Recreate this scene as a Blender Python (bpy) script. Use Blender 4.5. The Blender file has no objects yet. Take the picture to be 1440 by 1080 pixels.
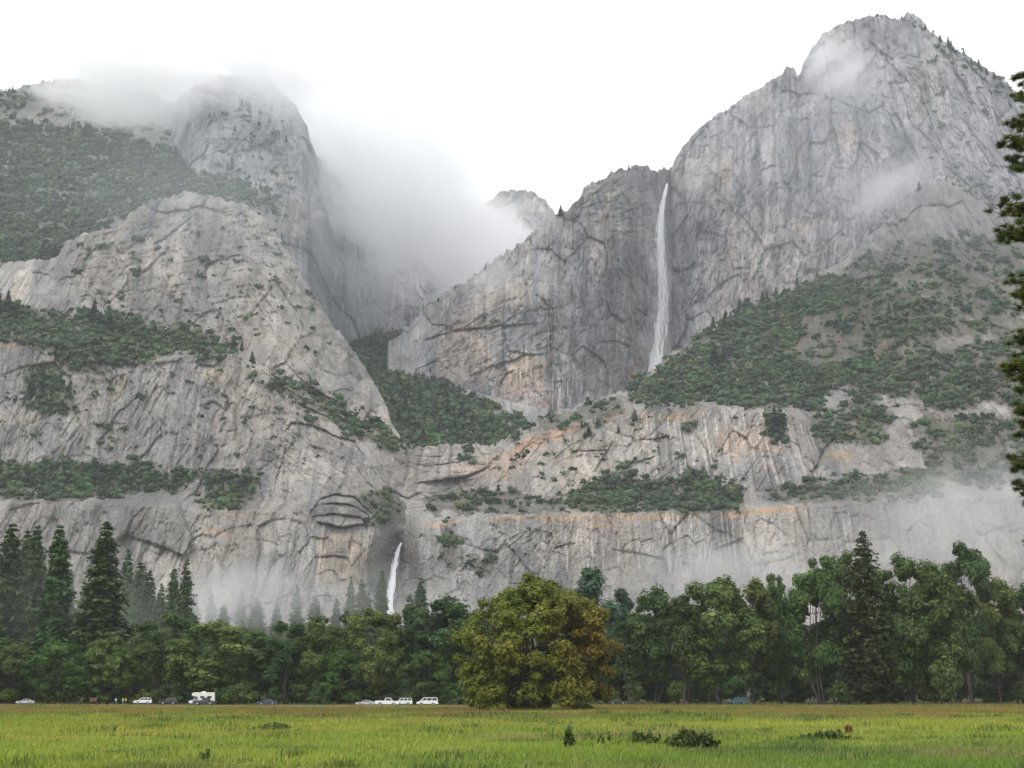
import bpy, bmesh, math, random
import numpy as np
from mathutils import Vector, Matrix

scene = bpy.context.scene
C = scene.collection
R = math.radians
# ------------------------------------------------------------------ camera
FPX, CXP, CYP, EYE = 2190.0, 720.0, 540.0, 2.5
PITCH = math.atan(437.0 / 2190.0)
SP, CP = math.sin(PITCH), math.cos(PITCH)
cd = bpy.data.cameras.new('camera')
cam = bpy.data.objects.new('camera', cd)
C.objects.link(cam)
cam.location = (0, 0, EYE)
cam.rotation_euler = (math.pi / 2 + PITCH, 0, 0)
cd.sensor_width = 36.0
cd.lens = 36.0 * FPX / 1440.0
cd.clip_start = 0.5
cd.clip_end = 40000
scene.camera = cam
# ------------------------------------------------------------------ world: overcast daylight
SUN_EL, SUN_AZ = R(52), R(215)
w = bpy.data.worlds.new('World')
scene.world = w
w.use_nodes = True
nt = w.node_tree
nt.nodes.clear()
sky = nt.nodes.new('ShaderNodeTexSky')
sky.sky_type = 'NISHITA'
sky.sun_disc = False
sky.sun_elevation = SUN_EL
sky.sun_rotation = SUN_AZ
hs = nt.nodes.new('ShaderNodeHueSaturation')
hs.inputs['Saturation'].default_value = 0.25
nt.links.new(sky.outputs[0], hs.inputs['Color'])
tcw = nt.nodes.new('ShaderNodeTexCoord')
nzw = nt.nodes.new('ShaderNodeTexNoise')
nzw.inputs['Scale'].default_value = 3.0
nzw.inputs['Detail'].default_value = 4
nt.links.new(tcw.outputs['Generated'], nzw.inputs['Vector'])
crw = nt.nodes.new('ShaderNodeValToRGB')
crw.color_ramp.elements[0].position = 0.3
crw.color_ramp.elements[0].color = (4.9, 5.0, 5.15, 1)
crw.color_ramp.elements[1].position = 0.75
crw.color_ramp.elements[1].color = (8.2, 8.2, 8.25, 1)
nt.links.new(nzw.outputs['Fac'], crw.inputs[0])
mxw = nt.nodes.new('ShaderNodeMix')
mxw.data_type = 'RGBA'
mxw.inputs[0].default_value = 0.9
nt.links.new(hs.outputs[0], mxw.inputs[6])
nt.links.new(crw.outputs[0], mxw.inputs[7])
bg = nt.nodes.new('ShaderNodeBackground')
bg.inputs[1].default_value = 0.135
nt.links.new(mxw.outputs[2], bg.inputs[0])
wo = nt.nodes.new('ShaderNodeOutputWorld')
nt.links.new(bg.outputs[0], wo.inputs[0])
sl = bpy.data.lights.new('sun', 'SUN')
sl.energy = 1.0
sl.angle = R(25)
sl.color = (1, 0.96, 0.9)
so = bpy.data.objects.new('sun', sl)
C.objects.link(so)
sd = Vector((math.sin(SUN_AZ) * math.cos(SUN_EL), math.cos(SUN_AZ) * math.cos(SUN_EL), math.sin(SUN_EL)))
so.rotation_euler = (-sd).to_track_quat('-Z', 'Y').to_euler()
so.location = (0, 0, 1500)
vs = scene.view_settings
vs.view_transform = 'Standard'
vs.look = 'None'
vs.gamma = 1
vs.exposure = 0.76
vs.use_curve_mapping = False
scene.cycles.use_denoising = True
scene.cycles.max_bounces = 22
scene.cycles.diffuse_bounces = 3
scene.cycles.transmission_bounces = 3
scene.cycles.transparent_max_bounces = 12
scene.cycles.volume_bounces = 20
scene.cycles.volume_step_rate = 1.0
scene.cycles.volume_max_steps = 128

rng = np.random.default_rng(7)
random.seed(7)

# ------------------------------------------------------------------ survey: photo angle + true distance -> world
def survey(px, py, d):
    px, py, d = np.asarray(px, float), np.asarray(py, float), np.asarray(d, float)
    a = (px - CXP) / FPX
    b = (CYP - py) / FPX
    dy = CP - b * SP
    dz = SP + b * CP
    return np.stack(np.broadcast_arrays(a / dy * d, d, EYE + dz / dy * d), -1)

def gpos(px, d):      # ground position at a distance
    dy = CP - ((CYP - 985) / FPX) * SP
    return ((px - CXP) / FPX / dy * d, d)

def hgt(py, d):       # height above ground seen at image row py
    return float(survey(720, py, d)[2])

# ------------------------------------------------------------------ numpy noise
def _h(ix, iy, seed):
    m = np.uint64(0xFFFFFFFF)
    h = (ix.astype(np.int64).astype(np.uint64) * np.uint64(374761393) + iy.astype(np.int64).astype(np.uint64) * np.uint64(668265263)
         + np.uint64((seed * 974711 + 1013) & 0xFFFFFFFF)) & m
    h = ((h ^ (h >> np.uint64(13))) * np.uint64(1274126177)) & m
    h = ((h ^ (h >> np.uint64(15))) * np.uint64(2246822519)) & m
    return (h ^ (h >> np.uint64(16))).astype(np.float64) / 4294967295.0

def vn(x, y, seed=0):
    ix, iy = np.floor(x), np.floor(y)
    fx, fy = x - ix, y - iy
    u = fx * fx * fx * (fx * (fx * 6 - 15) + 10)
    v = fy * fy * fy * (fy * (fy * 6 - 15) + 10)
    def g(ax, ay, dx, dy):
        t = _h(ax, ay, seed) * 6.2831853
        return np.cos(t) * dx + np.sin(t) * dy
    a = g(ix, iy, fx, fy)
    b = g(ix + 1, iy, fx - 1, fy)
    c = g(ix, iy + 1, fx, fy - 1)
    d = g(ix + 1, iy + 1, fx - 1, fy - 1)
    return (a + (b - a) * u + (c - a) * v + (a - b - c + d) * u * v) * 1.5

def fbm(x, y, seed=0, oct=4, gain=0.5, lac=2.03):
    s = np.zeros(np.broadcast(x, y).shape)
    a, t = 1.0, 0.0
    for k in range(oct):
        s += a * vn(x * lac ** k + 17.3 * k, y * lac ** k - 9.1 * k, seed + k)
        t += a
        a *= gain
    return s / t

def voro(x, y, seed=0):   # F1, F2, cell random, offset from cell centre
    ix, iy = np.floor(x), np.floor(y)
    f1 = np.full(x.shape, 9.0)
    f2 = np.full(x.shape, 9.0)
    cid = np.zeros(x.shape)
    ox = np.zeros(x.shape)
    oy = np.zeros(x.shape)
    for dx in (-1, 0, 1):
        for dy in (-1, 0, 1):
            qx, qy = ix + dx, iy + dy
            cx = qx + _h(qx, qy, seed)
            cy = qy + _h(qx, qy, seed + 71)
            d = np.hypot(x - cx, y - cy)
            n = d < f1
            f2 = np.where(n, f1, np.minimum(f2, d))
            cid = np.where(n, _h(qx, qy, seed + 133), cid)
            ox = np.where(n, x - cx, ox)
            oy = np.where(n, y - cy, oy)
            f1 = np.where(n, d, f1)
    return f1, f2, cid, ox, oy

def sstep(a, b, x):
    t = np.clip((x - a) / (b - a), 0, 1)
    return t * t * (3 - 2 * t)

def in_poly(px, py, poly):
    r = np.zeros(px.shape, bool)
    n = len(poly)
    for i in range(n):
        x1, y1 = poly[i]
        x2, y2 = poly[(i + 1) % n]
        if y1 == y2:
            continue
        c = ((y1 > py) != (y2 > py)) & (px < (x2 - x1) * (py - y1) / (y2 - y1) + x1)
        r ^= c
    return r

# ------------------------------------------------------------------ mesh helpers
def np_mesh(name, verts, faces, col=None, smooth=False, mats=None):
    """faces: int array (n,3) or (n,4), or a list of such arrays."""
    me = bpy.data.meshes.new(name)
    verts = np.asarray(verts, np.float32)
    if not isinstance(faces, (list, tuple)):
        faces = [faces]
    faces = [np.asarray(f, np.int32) for f in faces if len(f)]
    me.vertices.add(len(verts))
    me.vertices.foreach_set('co', verts.ravel())
    tot = np.concatenate([np.full(len(f), f.shape[1], np.int32) for f in faces])
    idx = np.concatenate([f.ravel() for f in faces])
    start = np.concatenate([[0], np.cumsum(tot)[:-1]]).astype(np.int32)
    me.loops.add(len(idx))
    me.loops.foreach_set('vertex_index', idx)
    me.polygons.add(len(tot))
    me.polygons.foreach_set('loop_start', start)
    me.polygons.foreach_set('loop_total', tot)
    if smooth:
        me.polygons.foreach_set('use_smooth', np.ones(len(tot), bool))
    me.update(calc_edges=True)
    if col is not None:
        at = me.color_attributes.new('col', 'FLOAT_COLOR', 'POINT')
        c4 = np.ones((len(verts), 4), np.float32)
        c4[:, :3] = col
        at.data.foreach_set('color', c4.ravel())
    return me

def link(name, me, mat=None, parent=None, **props):
    o = bpy.data.objects.new(name, me)
    C.objects.link(o)
    if mat is not None and me is not None and not me.materials:
        me.materials.append(mat)
    o.parent = parent
    for k, v in props.items():
        o[k] = v
    return o

def empty(name, loc, rz=0, label=None, category=None, group=None):
    o = bpy.data.objects.new(name, None)
    C.objects.link(o)
    o.location = loc
    o.rotation_euler = (0, 0, rz)
    if label:
        o['label'] = label
    if category:
        o['category'] = category
    if group:
        o['group'] = group
    return o

class MB:                      # small mesh collector
    def __init__(s):
        s.v, s.f = [], []
    def add(s, vs_, fs):
        b = len(s.v)
        s.v += [tuple(v) for v in vs_]
        s.f += [tuple(i + b for i in f) for f in fs]
    def box(s, x0, x1, y0, y1, z0, z1):
        s.add([(x0, y0, z0), (x1, y0, z0), (x1, y1, z0), (x0, y1, z0), (x0, y0, z1), (x1, y0, z1), (x1, y1, z1), (x0, y1, z1)],
              [(0, 3, 2, 1), (4, 5, 6, 7), (0, 1, 5, 4), (1, 2, 6, 5), (2, 3, 7, 6), (3, 0, 4, 7)])
    def tube(s, pts, rad, n=6, cap=True):
        pts = [Vector(p) for p in pts]
        rings = []
        up = Vector((0.31, 0.17, 0.93))
        for i, p in enumerate(pts):
            t = (pts[min(i + 1, len(pts) - 1)] - pts[max(i - 1, 0)])
            if t.length < 1e-6:
                t = Vector((0, 0, 1))
            t.normalize()
            a = t.cross(up)
            if a.length < 1e-3:
                a = t.cross(Vector((1, 0, 0)))
            a.normalize()
            b = t.cross(a)
            rings.append([p + (a * math.cos(6.2832 * k / n) + b * math.sin(6.2832 * k / n)) * rad[i] for k in range(n)])
        fs = []
        for i in range(len(pts) - 1):
            for k in range(n):
                fs.append((i * n + k, i * n + (k + 1) % n, (i + 1) * n + (k + 1) % n, (i + 1) * n + k))
        if cap:
            fs.append(tuple(range(n - 1, -1, -1)))
            fs.append(tuple((len(pts) - 1) * n + k for k in range(n)))
        s.add([v for r in rings for v in r], fs)
    def mesh(s, name, smooth=False):
        me = bpy.data.meshes.new(name)
        me.from_pydata([tuple(v) for v in s.v], [], s.f)
        if smooth:
            me.polygons.foreach_set('use_smooth', np.ones(len(me.polygons), bool))
        me.update()
        return me

# ------------------------------------------------------------------ materials
class NB:
    def __init__(s, name):
        s.m = bpy.data.materials.new(name)
        s.m.use_nodes = True
        s.t = s.m.node_tree
        s.t.nodes.clear()
        s.out = s.t.nodes.new('ShaderNodeOutputMaterial')
    def n(s, typ, **kw):
        nd = s.t.nodes.new(typ)
        for k, v in kw.items():
            setattr(nd, k, v)
        return nd
    def l(s, a, b):
        s.t.links.new(a, b)
    def noise(s, scale, detail=4, vec=None, rough=0.55):
        nz = s.n('ShaderNodeTexNoise')
        nz.inputs['Scale'].default_value = scale
        nz.inputs['Detail'].default_value = detail
        nz.inputs['Roughness'].default_value = rough
        if vec is not None:
            s.l(vec, nz.inputs['Vector'])
        return nz.outputs['Fac']
    def math(s, op, a, b=None, clamp=False):
        m = s.n('ShaderNodeMath', operation=op, use_clamp=clamp)
        for i, v in enumerate((a, b)):
            if v is None:
                continue
            if isinstance(v, (int, float)):
                m.inputs[i].default_value = v
            else:
                s.l(v, m.inputs[i])
        return m.outputs[0]
    def maprange(s, v, a, b, c, d, smooth=False):
        m = s.n('ShaderNodeMapRange')
        if smooth:
            m.interpolation_type = 'SMOOTHSTEP'
        s.l(v, m.inputs[0])
        for i, x in enumerate((a, b, c, d)):
            m.inputs[i + 1].default_value = x
        return m.outputs[0]
    def mix(s, fac, a, b, blend='MIX'):
        m = s.n('ShaderNodeMix', data_type='RGBA', blend_type=blend)
        for i, v in ((0, fac), (6, a), (7, b)):
            if isinstance(v, (int, float)):
                m.inputs[i].default_value = v
            elif isinstance(v, tuple):
                m.inputs[i].default_value = (*v, 1) if len(v) == 3 else v
            else:
                s.l(v, m.inputs[i])
        return m.outputs[2]
    def scalevec(s, vec, xyz):
        m = s.n('ShaderNodeVectorMath', operation='MULTIPLY')
        s.l(vec, m.inputs[0])
        m.inputs[1].default_value = xyz
        return m.outputs[0]

def simple_mat(name, col, rough=0.6, metallic=0.0, var=0.08, scale=3.0, coat=0.0):
    b = NB(name)
    tc = b.n('ShaderNodeTexCoord')
    nz = b.noise(scale, 3, tc.outputs['Object'])
    f = b.maprange(nz, 0.3, 0.7, 1 - var, 1 + var)
    vm = b.n('ShaderNodeVectorMath', operation='SCALE')
    vm.inputs[0].default_value = col
    b.l(f, vm.inputs['Scale'])
    p = b.n('ShaderNodeBsdfPrincipled')
    b.l(vm.outputs[0], p.inputs['Base Color'])
    p.inputs['Roughness'].default_value = rough
    p.inputs['Metallic'].default_value = metallic
    p.inputs['Coat Weight'].default_value = coat
    b.l(p.outputs[0], b.out.inputs[0])
    return b.m

def rock_material():
    b = NB('granite')
    at = b.n('ShaderNodeAttribute', attribute_name='col')
    geo = b.n('ShaderNodeNewGeometry')
    pos = geo.outputs['Position']
    n1 = b.noise(0.35, 5, pos, 0.65)
    n2 = b.noise(0.09, 4, b.scalevec(pos, (1, 1, 0.35)), 0.6)
    n3 = b.noise(0.5, 4, b.scalevec(pos, (1, 1, 0.06)), 0.6)
    f = b.math('MULTIPLY', b.maprange(n1, 0.25, 0.75, 0.74, 1.25), b.maprange(n2, 0.3, 0.7, 0.84, 1.14))
    f = b.math('MULTIPLY', f, b.maprange(n3, 0.3, 0.7, 0.86, 1.12))
    vm = b.n('ShaderNodeVectorMath', operation='SCALE')
    b.l(at.outputs['Color'], vm.inputs[0])
    b.l(f, vm.inputs['Scale'])
    vo = b.n('ShaderNodeTexVoronoi', feature='DISTANCE_TO_EDGE')
    vo.inputs['Scale'].default_value = 0.11
    wv = b.n('ShaderNodeVectorMath', operation='ADD')
    b.l(b.scalevec(pos, (1, 1, 0.55)), wv.inputs[0])
    nc = b.n('ShaderNodeTexNoise')
    nc.inputs['Scale'].default_value = 0.12
    b.l(pos, nc.inputs['Vector'])
    b.l(b.scalevec(nc.outputs['Color'], (9, 9, 9)), wv.inputs[1])
    b.l(wv.outputs[0], vo.inputs['Vector'])
    crack = b.maprange(vo.outputs['Distance'], 0.0, 0.06, 0, 1)
    hgt_ = b.math('ADD', b.math('MULTIPLY', n1, 2.2), b.math('MULTIPLY', crack, 0.5))
    hgt_ = b.math('ADD', hgt_, b.math('MULTIPLY', n3, 1.5))
    bp = b.n('ShaderNodeBump')
    bp.inputs['Strength'].default_value = 1.0
    bp.inputs['Distance'].default_value = 2.0
    b.l(hgt_, bp.inputs['Height'])
    p = b.n('ShaderNodeBsdfPrincipled')
    p.inputs['Roughness'].default_value = 0.85
    p.inputs['Specular IOR Level'].default_value = 0.2
    b.l(vm.outputs[0], p.inputs['Base Color'])
    b.l(bp.outputs[0], p.inputs['Normal'])
    b.l(p.outputs[0], b.out.inputs[0])
    return b.m

def leaf_material(name, trans=0.3, vary=0.18, huev=0.03):
    b = NB(name)
    at = b.n('ShaderNodeAttribute', attribute_name='col')
    oi = b.n('ShaderNodeObjectInfo')
    hsv = b.n('ShaderNodeHueSaturation')
    b.l(at.outputs['Color'], hsv.inputs['Color'])
    b.l(b.maprange(oi.outputs['Random'], 0, 1, 1 - vary, 1 + vary), hsv.inputs['Value'])
    r2 = b.math('FRACT', b.math('MULTIPLY', oi.outputs['Random'], 7.31))
    b.l(b.maprange(r2, 0, 1, 0.5 - huev, 0.5 + huev), hsv.inputs['Hue'])
    d = b.n('ShaderNodeBsdfPrincipled')
    d.inputs['Roughness'].default_value = 0.6
    d.inputs['Specular IOR Level'].default_value = 0.25
    b.l(hsv.outputs[0], d.inputs['Base Color'])
    t = b.n('ShaderNodeBsdfTranslucent')
    b.l(b.mix(1.0, hsv.outputs[0], (1.1, 1.25, 0.6), 'MULTIPLY'), t.inputs['Color'])
    mx = b.n('ShaderNodeMixShader')
    mx.inputs[0].default_value = trans
    b.l(d.outputs[0], mx.inputs[1])
    b.l(t.outputs[0], mx.inputs[2])
    b.l(mx.outputs[0], b.out.inputs[0])
    return b.m

M_ROCK = rock_material()
M_LEAF = leaf_material('leaf')
M_NEEDLE = leaf_material('needle', 0.15)
M_BRUSH = leaf_material('brush', 0.12, 0.0, 0.0)
M_GRASS = leaf_material('grass', 0.2, 0.0, 0.0)
M_BARK = simple_mat('bark', (0.045, 0.038, 0.032), 0.9, var=0.35, scale=1.2)
M_PINEBARK = simple_mat('pine_bark', (0.09, 0.055, 0.035), 0.9, var=0.35, scale=1.2)

# ------------------------------------------------------------------ mountains
ICE = {}
class Relief:
    """A real rock face surveyed as contour lines (px, py, distance in metres)."""
    def __init__(s, name, x0, x1, nx, nr, lines, seed, rough=1.0, jag=2.0, crackspec=None, tints=(), recess=(),
                 steps=(), rugged=(), stains=(), cast=(1.22, 1.27, 1.41), soil=(), streaks=(), base=((0.30, 0.287, 0.268), (0.37, 0.335, 0.29), (0.215, 0.215, 0.222)), back=True, flute=1.0):
        s.name = name
        X = np.linspace(x0, x1, nx)
        K = len(lines)
        Y = np.zeros((K, nx))
        D = np.zeros((K, nx))
        for k, ln in enumerate(lines):
            a = np.array(ln, float)
            Y[k] = np.interp(X, a[:, 0], a[:, 1])
            D[k] = np.interp(X, a[:, 0], a[:, 2])
            if 0 < k < K - 1:
                Y[k] += 4.0 * fbm(X / 30.0, X * 0 + k * 3.3, seed + 5 * k, 4, 0.6)
        for k in range(1, K):
            Y[k] = np.minimum(Y[k], Y[k - 1] - 0.4)
        Y[K - 1] -= jag * (fbm(X / 22.0, X * 0 + 0.5, seed + 90, 5, 0.62) * 2.2 + np.maximum(0, vn(X / 5.0, X * 0 + 0.3, seed + 91)) * 1.6 + np.floor(2.5 * (1 + vn(X / 9.0, X * 0 + 0.7, seed + 92))) * 0.7)
        T = np.linspace(0, 1, nr)
        PY = Y[0][None, :] + (Y[K - 1] - Y[0])[None, :] * T[:, None]
        PX = np.broadcast_to(X[None, :], PY.shape).copy()
        DD = np.zeros_like(PY)
        for c in range(nx):
            DD[:, c] = np.interp(-PY[:, c], -Y[:, c], D[:, c])
        # soften kinks along rows
        DD = 0.25 * np.roll(DD, 1, 1) + 0.5 * DD + 0.25 * np.roll(DD, -1, 1)
        DD[:, 0], DD[:, -1] = DD[:, 1], DD[:, -2]
        S = (PX - CXP) * DD / FPX + 900.0
        Hh = (977 - PY) * DD / FPX
        wx = fbm(S / 60, Hh / 60, seed + 1, 3) * 8
        wy = fbm(S / 60, Hh / 60, seed + 2, 3) * 8
        dsp = 11 * fbm(S / 130, Hh / 130, seed + 3, 4)
        fl = 1 - np.abs(fbm((S + wx) / 22, Hh / 240, seed + 4, 3)) * 2.4
        dsp += -6.5 * flute * fl
        fl2 = 1 - np.abs(fbm((S + wx * .4) / 8, Hh / 110, seed + 7, 3)) * 2.4
        dsp += -2.2 * flute * fl2
        f1, f2, cid, ox, oy = voro((S + wx) / 34, (Hh + wy) / 58, seed + 10)
        dsp += (cid - 0.5) * 8 + ox * (_h(np.floor(cid * 9999), np.floor(cid * 777), 3) - 0.5) * 14 + oy * (_h(np.floor(cid * 5555), np.floor(cid * 333), 4) - 0.4) * 10
        dsp += 2.5 * np.exp(-((f2 - f1) / 0.045) ** 2)
        g1, g2, gid, gx, gy = voro((S + wx * .6) / 11, (Hh + wy * .6) / 18, seed + 20)
        dsp += (gid - 0.5) * 2.3 + gx * (_h(np.floor(gid * 9999), np.floor(gid * 777), 5) - 0.5) * 5 + gy * (gid - 0.35) * 4
        dsp += 0.7 * np.exp(-((g2 - g1) / 0.06) ** 2)
        dsp += 1.5 * fbm(S / 7, Hh / 9, seed + 30, 4, 0.6)
        rmap = np.ones_like(S)
        for (cx, cy, rx_, ry_, am) in rugged:
            rmap += am * np.exp(-(((PX - cx) / rx_) ** 2 + ((PY - cy) / ry_) ** 2))
        dsp *= rough * rmap
        s.PX, s.PY, s.x0, s.dx = PX, PY, x0, (x1 - x0) / (nx - 1)
        # fractures
        lr = np.random.default_rng(seed)
        cr = []
        for (reg, n, ang, spread, ln_, amp) in (crackspec or ()):
            bx0, by0, bx1, by1 = reg
            # jointing of the stone: fine ridges along the same direction
            fth = 25.0
            mk = sstep(bx0 - fth, bx0 + fth, PX) * (1 - sstep(bx1 - fth, bx1 + fth, PX)) * sstep(by0 - fth, by0 + fth, PY) * (1 - sstep(by1 - fth, by1 + fth, PY))
            ca, sa = math.cos(R(ang)), math.sin(R(ang))
            sel = mk > 0.01
            S_, H_ = S[sel], Hh[sel]
            al_, ac_ = S_ * ca + H_ * sa + wx[sel] * .5, -S_ * sa + H_ * ca + wy[sel] * .16
            gate_ = fbm(al_ / 60, ac_ / 30, seed + 6, 2) > 0
            for (la, lc, am) in ((60, 11, 2.5), (26, 4.6, 1.15)):
                q = fbm(al_ / la, ac_ / lc, seed + int(ang) % 50 + int(la), 3, 0.55)
                fl_ = q * 3.2
                fr = fl_ - np.floor(fl_)
                plate = (np.floor(fl_) + sstep(0.0, 0.22, fr)) / 3.2
                dsp[sel] += mk[sel] * am * rough * (plate * 1.5 + 1.6 * np.exp(-(q / 0.06) ** 2) * gate_)
            for _ in range(int(n * 0.5)):
                cx, cy = lr.uniform(bx0, bx1), lr.uniform(by0, by1)
                a = R(ang + lr.normal(0, spread))
                L = ln_ * lr.uniform(0.4, 1.6)
                p = []
                for q in range(6):
                    t = q / 5 - 0.5
                    p.append((cx + math.cos(a) * L * t + lr.normal(0, L * 0.035), cy - math.sin(a) * L * t + lr.normal(0, L * 0.035)))
                cr.append((p, amp * 0.3 * lr.uniform(0.3, 1.2), 0.7, lr.uniform(0, 1) * amp * 0.28, 9.0))
        for (p, amp, fall) in steps:
            cr.append((p, amp * 0.32, 1.0, amp * 0.72, fall))
        wpx = PX + 3.0 * fbm(S / 16, Hh / 16, seed + 41, 3)
        wpy = PY + 3.0 * fbm(S / 16, Hh / 16, seed + 42, 3)
        for (p, amp, wd, st, fall) in cr:
            pa = np.array(p)
            c0 = int(max(0, (pa[:, 0].min() - 10 - x0) / s.dx))
            c1 = int(min(nx, (pa[:, 0].max() + 10 - x0) / s.dx + 1))
            if c1 <= c0 + 1:
                continue
            yy0, yy1 = Y[0, c0:c1], Y[K - 1, c0:c1]
            ra = (pa[:, 1].max() + 3 + 2.5 * fall - yy0) / (yy1 - yy0)
            rb = (pa[:, 1].min() - 6 - yy0) / (yy1 - yy0)
            r0 = int(np.clip(ra.min() * (nr - 1), 0, nr))
            r1 = int(np.clip(rb.max() * (nr - 1) + 2, 0, nr))
            if r1 <= r0 + 1:
                continue
            qx, qy = wpx[r0:r1, c0:c1], wpy[r0:r1, c0:c1]
            al = np.zeros(qx.shape)
            best = np.full(qx.shape, 1e9)
            side = np.zeros(qx.shape)
            for i in range(len(pa) - 1):
                ax, ay = pa[i]
                ex, ey = pa[i + 1] - pa[i]
                t = np.clip(((qx - ax) * ex + (qy - ay) * ey) / (ex * ex + ey * ey + 1e-9), 0, 1)
                d = np.hypot(qx - ax - t * ex, qy - ay - t * ey)
                n = d < best
                best = np.where(n, d, best)
                sg = (qx - ax) * ey - (qy - ay) * ex
                sg = sg * (-1 if ex >= 0 else 1)
                side = np.where(n, sg, side)
                al = np.where(n, (i + t) / (len(pa) - 1), al)
            taper = np.sqrt(np.clip(np.sin(al * np.pi), 0, 1))
            dsp[r0:r1, c0:c1] += taper * (amp * np.exp(-(best / wd) ** 2) + st * (side > 0) * np.exp(-best / fall))
        for (cx, cy, rx, ry, dep) in recess:
            q = ((PX - cx) / rx) ** 2 + ((PY - cy) / ry) ** 2
            dsp += dep * np.exp(-q ** 2)
        # colours of the stone itself
        b0, b1, b2 = (np.array(c) for c in base)
        t1 = sstep(-0.25, 0.45, fbm((S + wx) / 90, Hh / 150, seed + 50, 4))[..., None]
        t2 = sstep(-0.05, 0.5, fbm((S + wx) / 34, Hh / 130, seed + 60, 4, 0.6))[..., None]
        col = b0 + (b1 - b0) * t1
        col = col + (b2 * 0.82 - col) * t2 * 0.85
        col = col * (0.80 + 0.40 * cid[..., None]) * (0.84 + 0.32 * gid[..., None])
        sv = fbm((S + wx * .5) / 7, Hh / 130, seed + 65, 4, 0.6)
        sm = sstep(-0.2, 0.25, fbm(S / 70, Hh / 90, seed + 66, 3))
        col = col * (1 - 0.45 * (sm * sstep(0.05, 0.45, sv))[..., None])
        pale = sstep(0.15, 0.5, fbm((S + wx) / 9, Hh / 70, seed + 70, 4))[..., None]
        col = col * (1 + 0.25 * pale)
        if streaks:
            sx_, sy_ = PX + 8 * vn(S / 30, Hh / 30, seed + 80), PY + 8 * vn(S / 30, Hh / 30, seed + 81)
            n1 = fbm(S / 2.4, Hh / 90 + 3, seed + 82, 3, 0.6)
            n2 = fbm(S / 4.0, Hh / 70, seed + 83, 3, 0.6)
        for (poly, dens) in streaks:
            m = in_poly(sx_, sy_, poly)
            wm = (m * sstep(0.12, 0.35, n1) * dens)[..., None]
            dm = (m * sstep(0.16, 0.42, n2) * dens)[..., None]
            col = col * (1 - wm) + np.array((0.58, 0.56, 0.53)) * wm
            col = col * (1 - 0.6 * dm)
        en = fbm(S / 22, Hh / 34, seed + 84, 4, 0.6)
        brk = np.clip(0.8 + 0.9 * fbm(S / 6, Hh / 4, seed + 187, 3), 0.25, 1)
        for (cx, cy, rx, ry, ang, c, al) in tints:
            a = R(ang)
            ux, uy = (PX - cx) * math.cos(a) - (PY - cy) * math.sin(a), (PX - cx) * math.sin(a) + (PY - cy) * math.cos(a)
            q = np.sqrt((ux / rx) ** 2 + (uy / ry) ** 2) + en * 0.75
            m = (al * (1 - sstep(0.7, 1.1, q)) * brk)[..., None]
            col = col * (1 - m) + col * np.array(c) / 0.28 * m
        if soil:
            jx, jy = 12 * vn(S / 18, Hh / 18, seed + 85) + 12 * fbm(S / 5, Hh / 5, seed + 185, 3, 0.7), 9 * vn(S / 14, Hh / 14, seed + 86) + 10 * fbm(S / 5, Hh / 5, seed + 186, 3, 0.7)
            sn_ = 0.6 + 0.3 * fbm(S / 12, Hh / 8, seed + 87, 3)
        for poly in soil:
            m = in_poly(PX + jx, PY + jy, poly) * sn_
            m = np.clip(m, 0, 0.9)[..., None]
            col = col * (1 - m) + np.array((0.085, 0.085, 0.05)) * m
        if stains:
            st1, st2 = 2.5 * fbm(S / 25, Hh / 25, seed + 88, 3), np.clip(0.75 + 0.8 * fbm(S / 5, Hh / 60, seed + 89, 3), 0, 1)
        for (p, wd, k) in stains:              # mineral and lichen stripes on the face
            pa = np.array(p, float)
            xs = np.interp(PY, pa[:, 1], pa[:, 0]) + st1
            ends = sstep(pa[0, 1] - 12, pa[0, 1] + 12, PY) * (1 - sstep(pa[-1, 1] - 25, pa[-1, 1] + 10, PY))
            m = ends * np.exp(-((PX - xs) / wd) ** 2) * st2
            col = col * (1 + (k - 1) * m)[..., None]
        col = col * np.array(cast)
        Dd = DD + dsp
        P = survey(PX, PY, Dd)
        s.P = P
        rows, cols = [P], [col]
        if back:
            top = P[-1]
            for dd, dz in ((5, 0.5), (16, 1), (45, -2), (110, -18), (260, -90)):
                q = top.copy()
                q[:, 1] += dd + 0.25 * dd * fbm(X / 20, X * 0 + dd, seed + 95, 3)
                q[:, 0] += (q[:, 0]) * dd / top[:, 1] * 0.6
                q[:, 2] += dz
                rows.append(q[None])
                cols.append(col[-1][None])
        V = np.concatenate(rows, 0)
        CC = np.concatenate(cols, 0)
        n0, n1 = V.shape[:2]
        ii = np.arange(n0 * n1).reshape(n0, n1)
        fc = np.stack([ii[:-1, :-1], ii[:-1, 1:], ii[1:, 1:], ii[1:, :-1]], -1).reshape(-1, 4)
        me = np_mesh(name, V.reshape(-1, 3), fc, CC.reshape(-1, 3))
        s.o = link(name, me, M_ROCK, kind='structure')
    def at(s, px, py):
        c = np.clip(np.rint((np.asarray(px) - s.x0) / s.dx).astype(int), 0, s.PX.shape[1] - 1)
        y0, y1 = s.PY[0, c], s.PY[-1, c]
        r = np.clip(np.rint((np.asarray(py) - y0) / (y1 - y0) * (s.PX.shape[0] - 1)).astype(int), 0, s.PX.shape[0] - 1)
        return s.P[r, c]

OR = (0.36, 0.275, 0.205)
YE = (0.36, 0.31, 0.18)
DK = (0.13, 0.13, 0.135)
WARM = (0.40, 0.33, 0.25)
BLU = (0.20, 0.205, 0.22)
PALE = (0.40, 0.385, 0.36)

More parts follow.
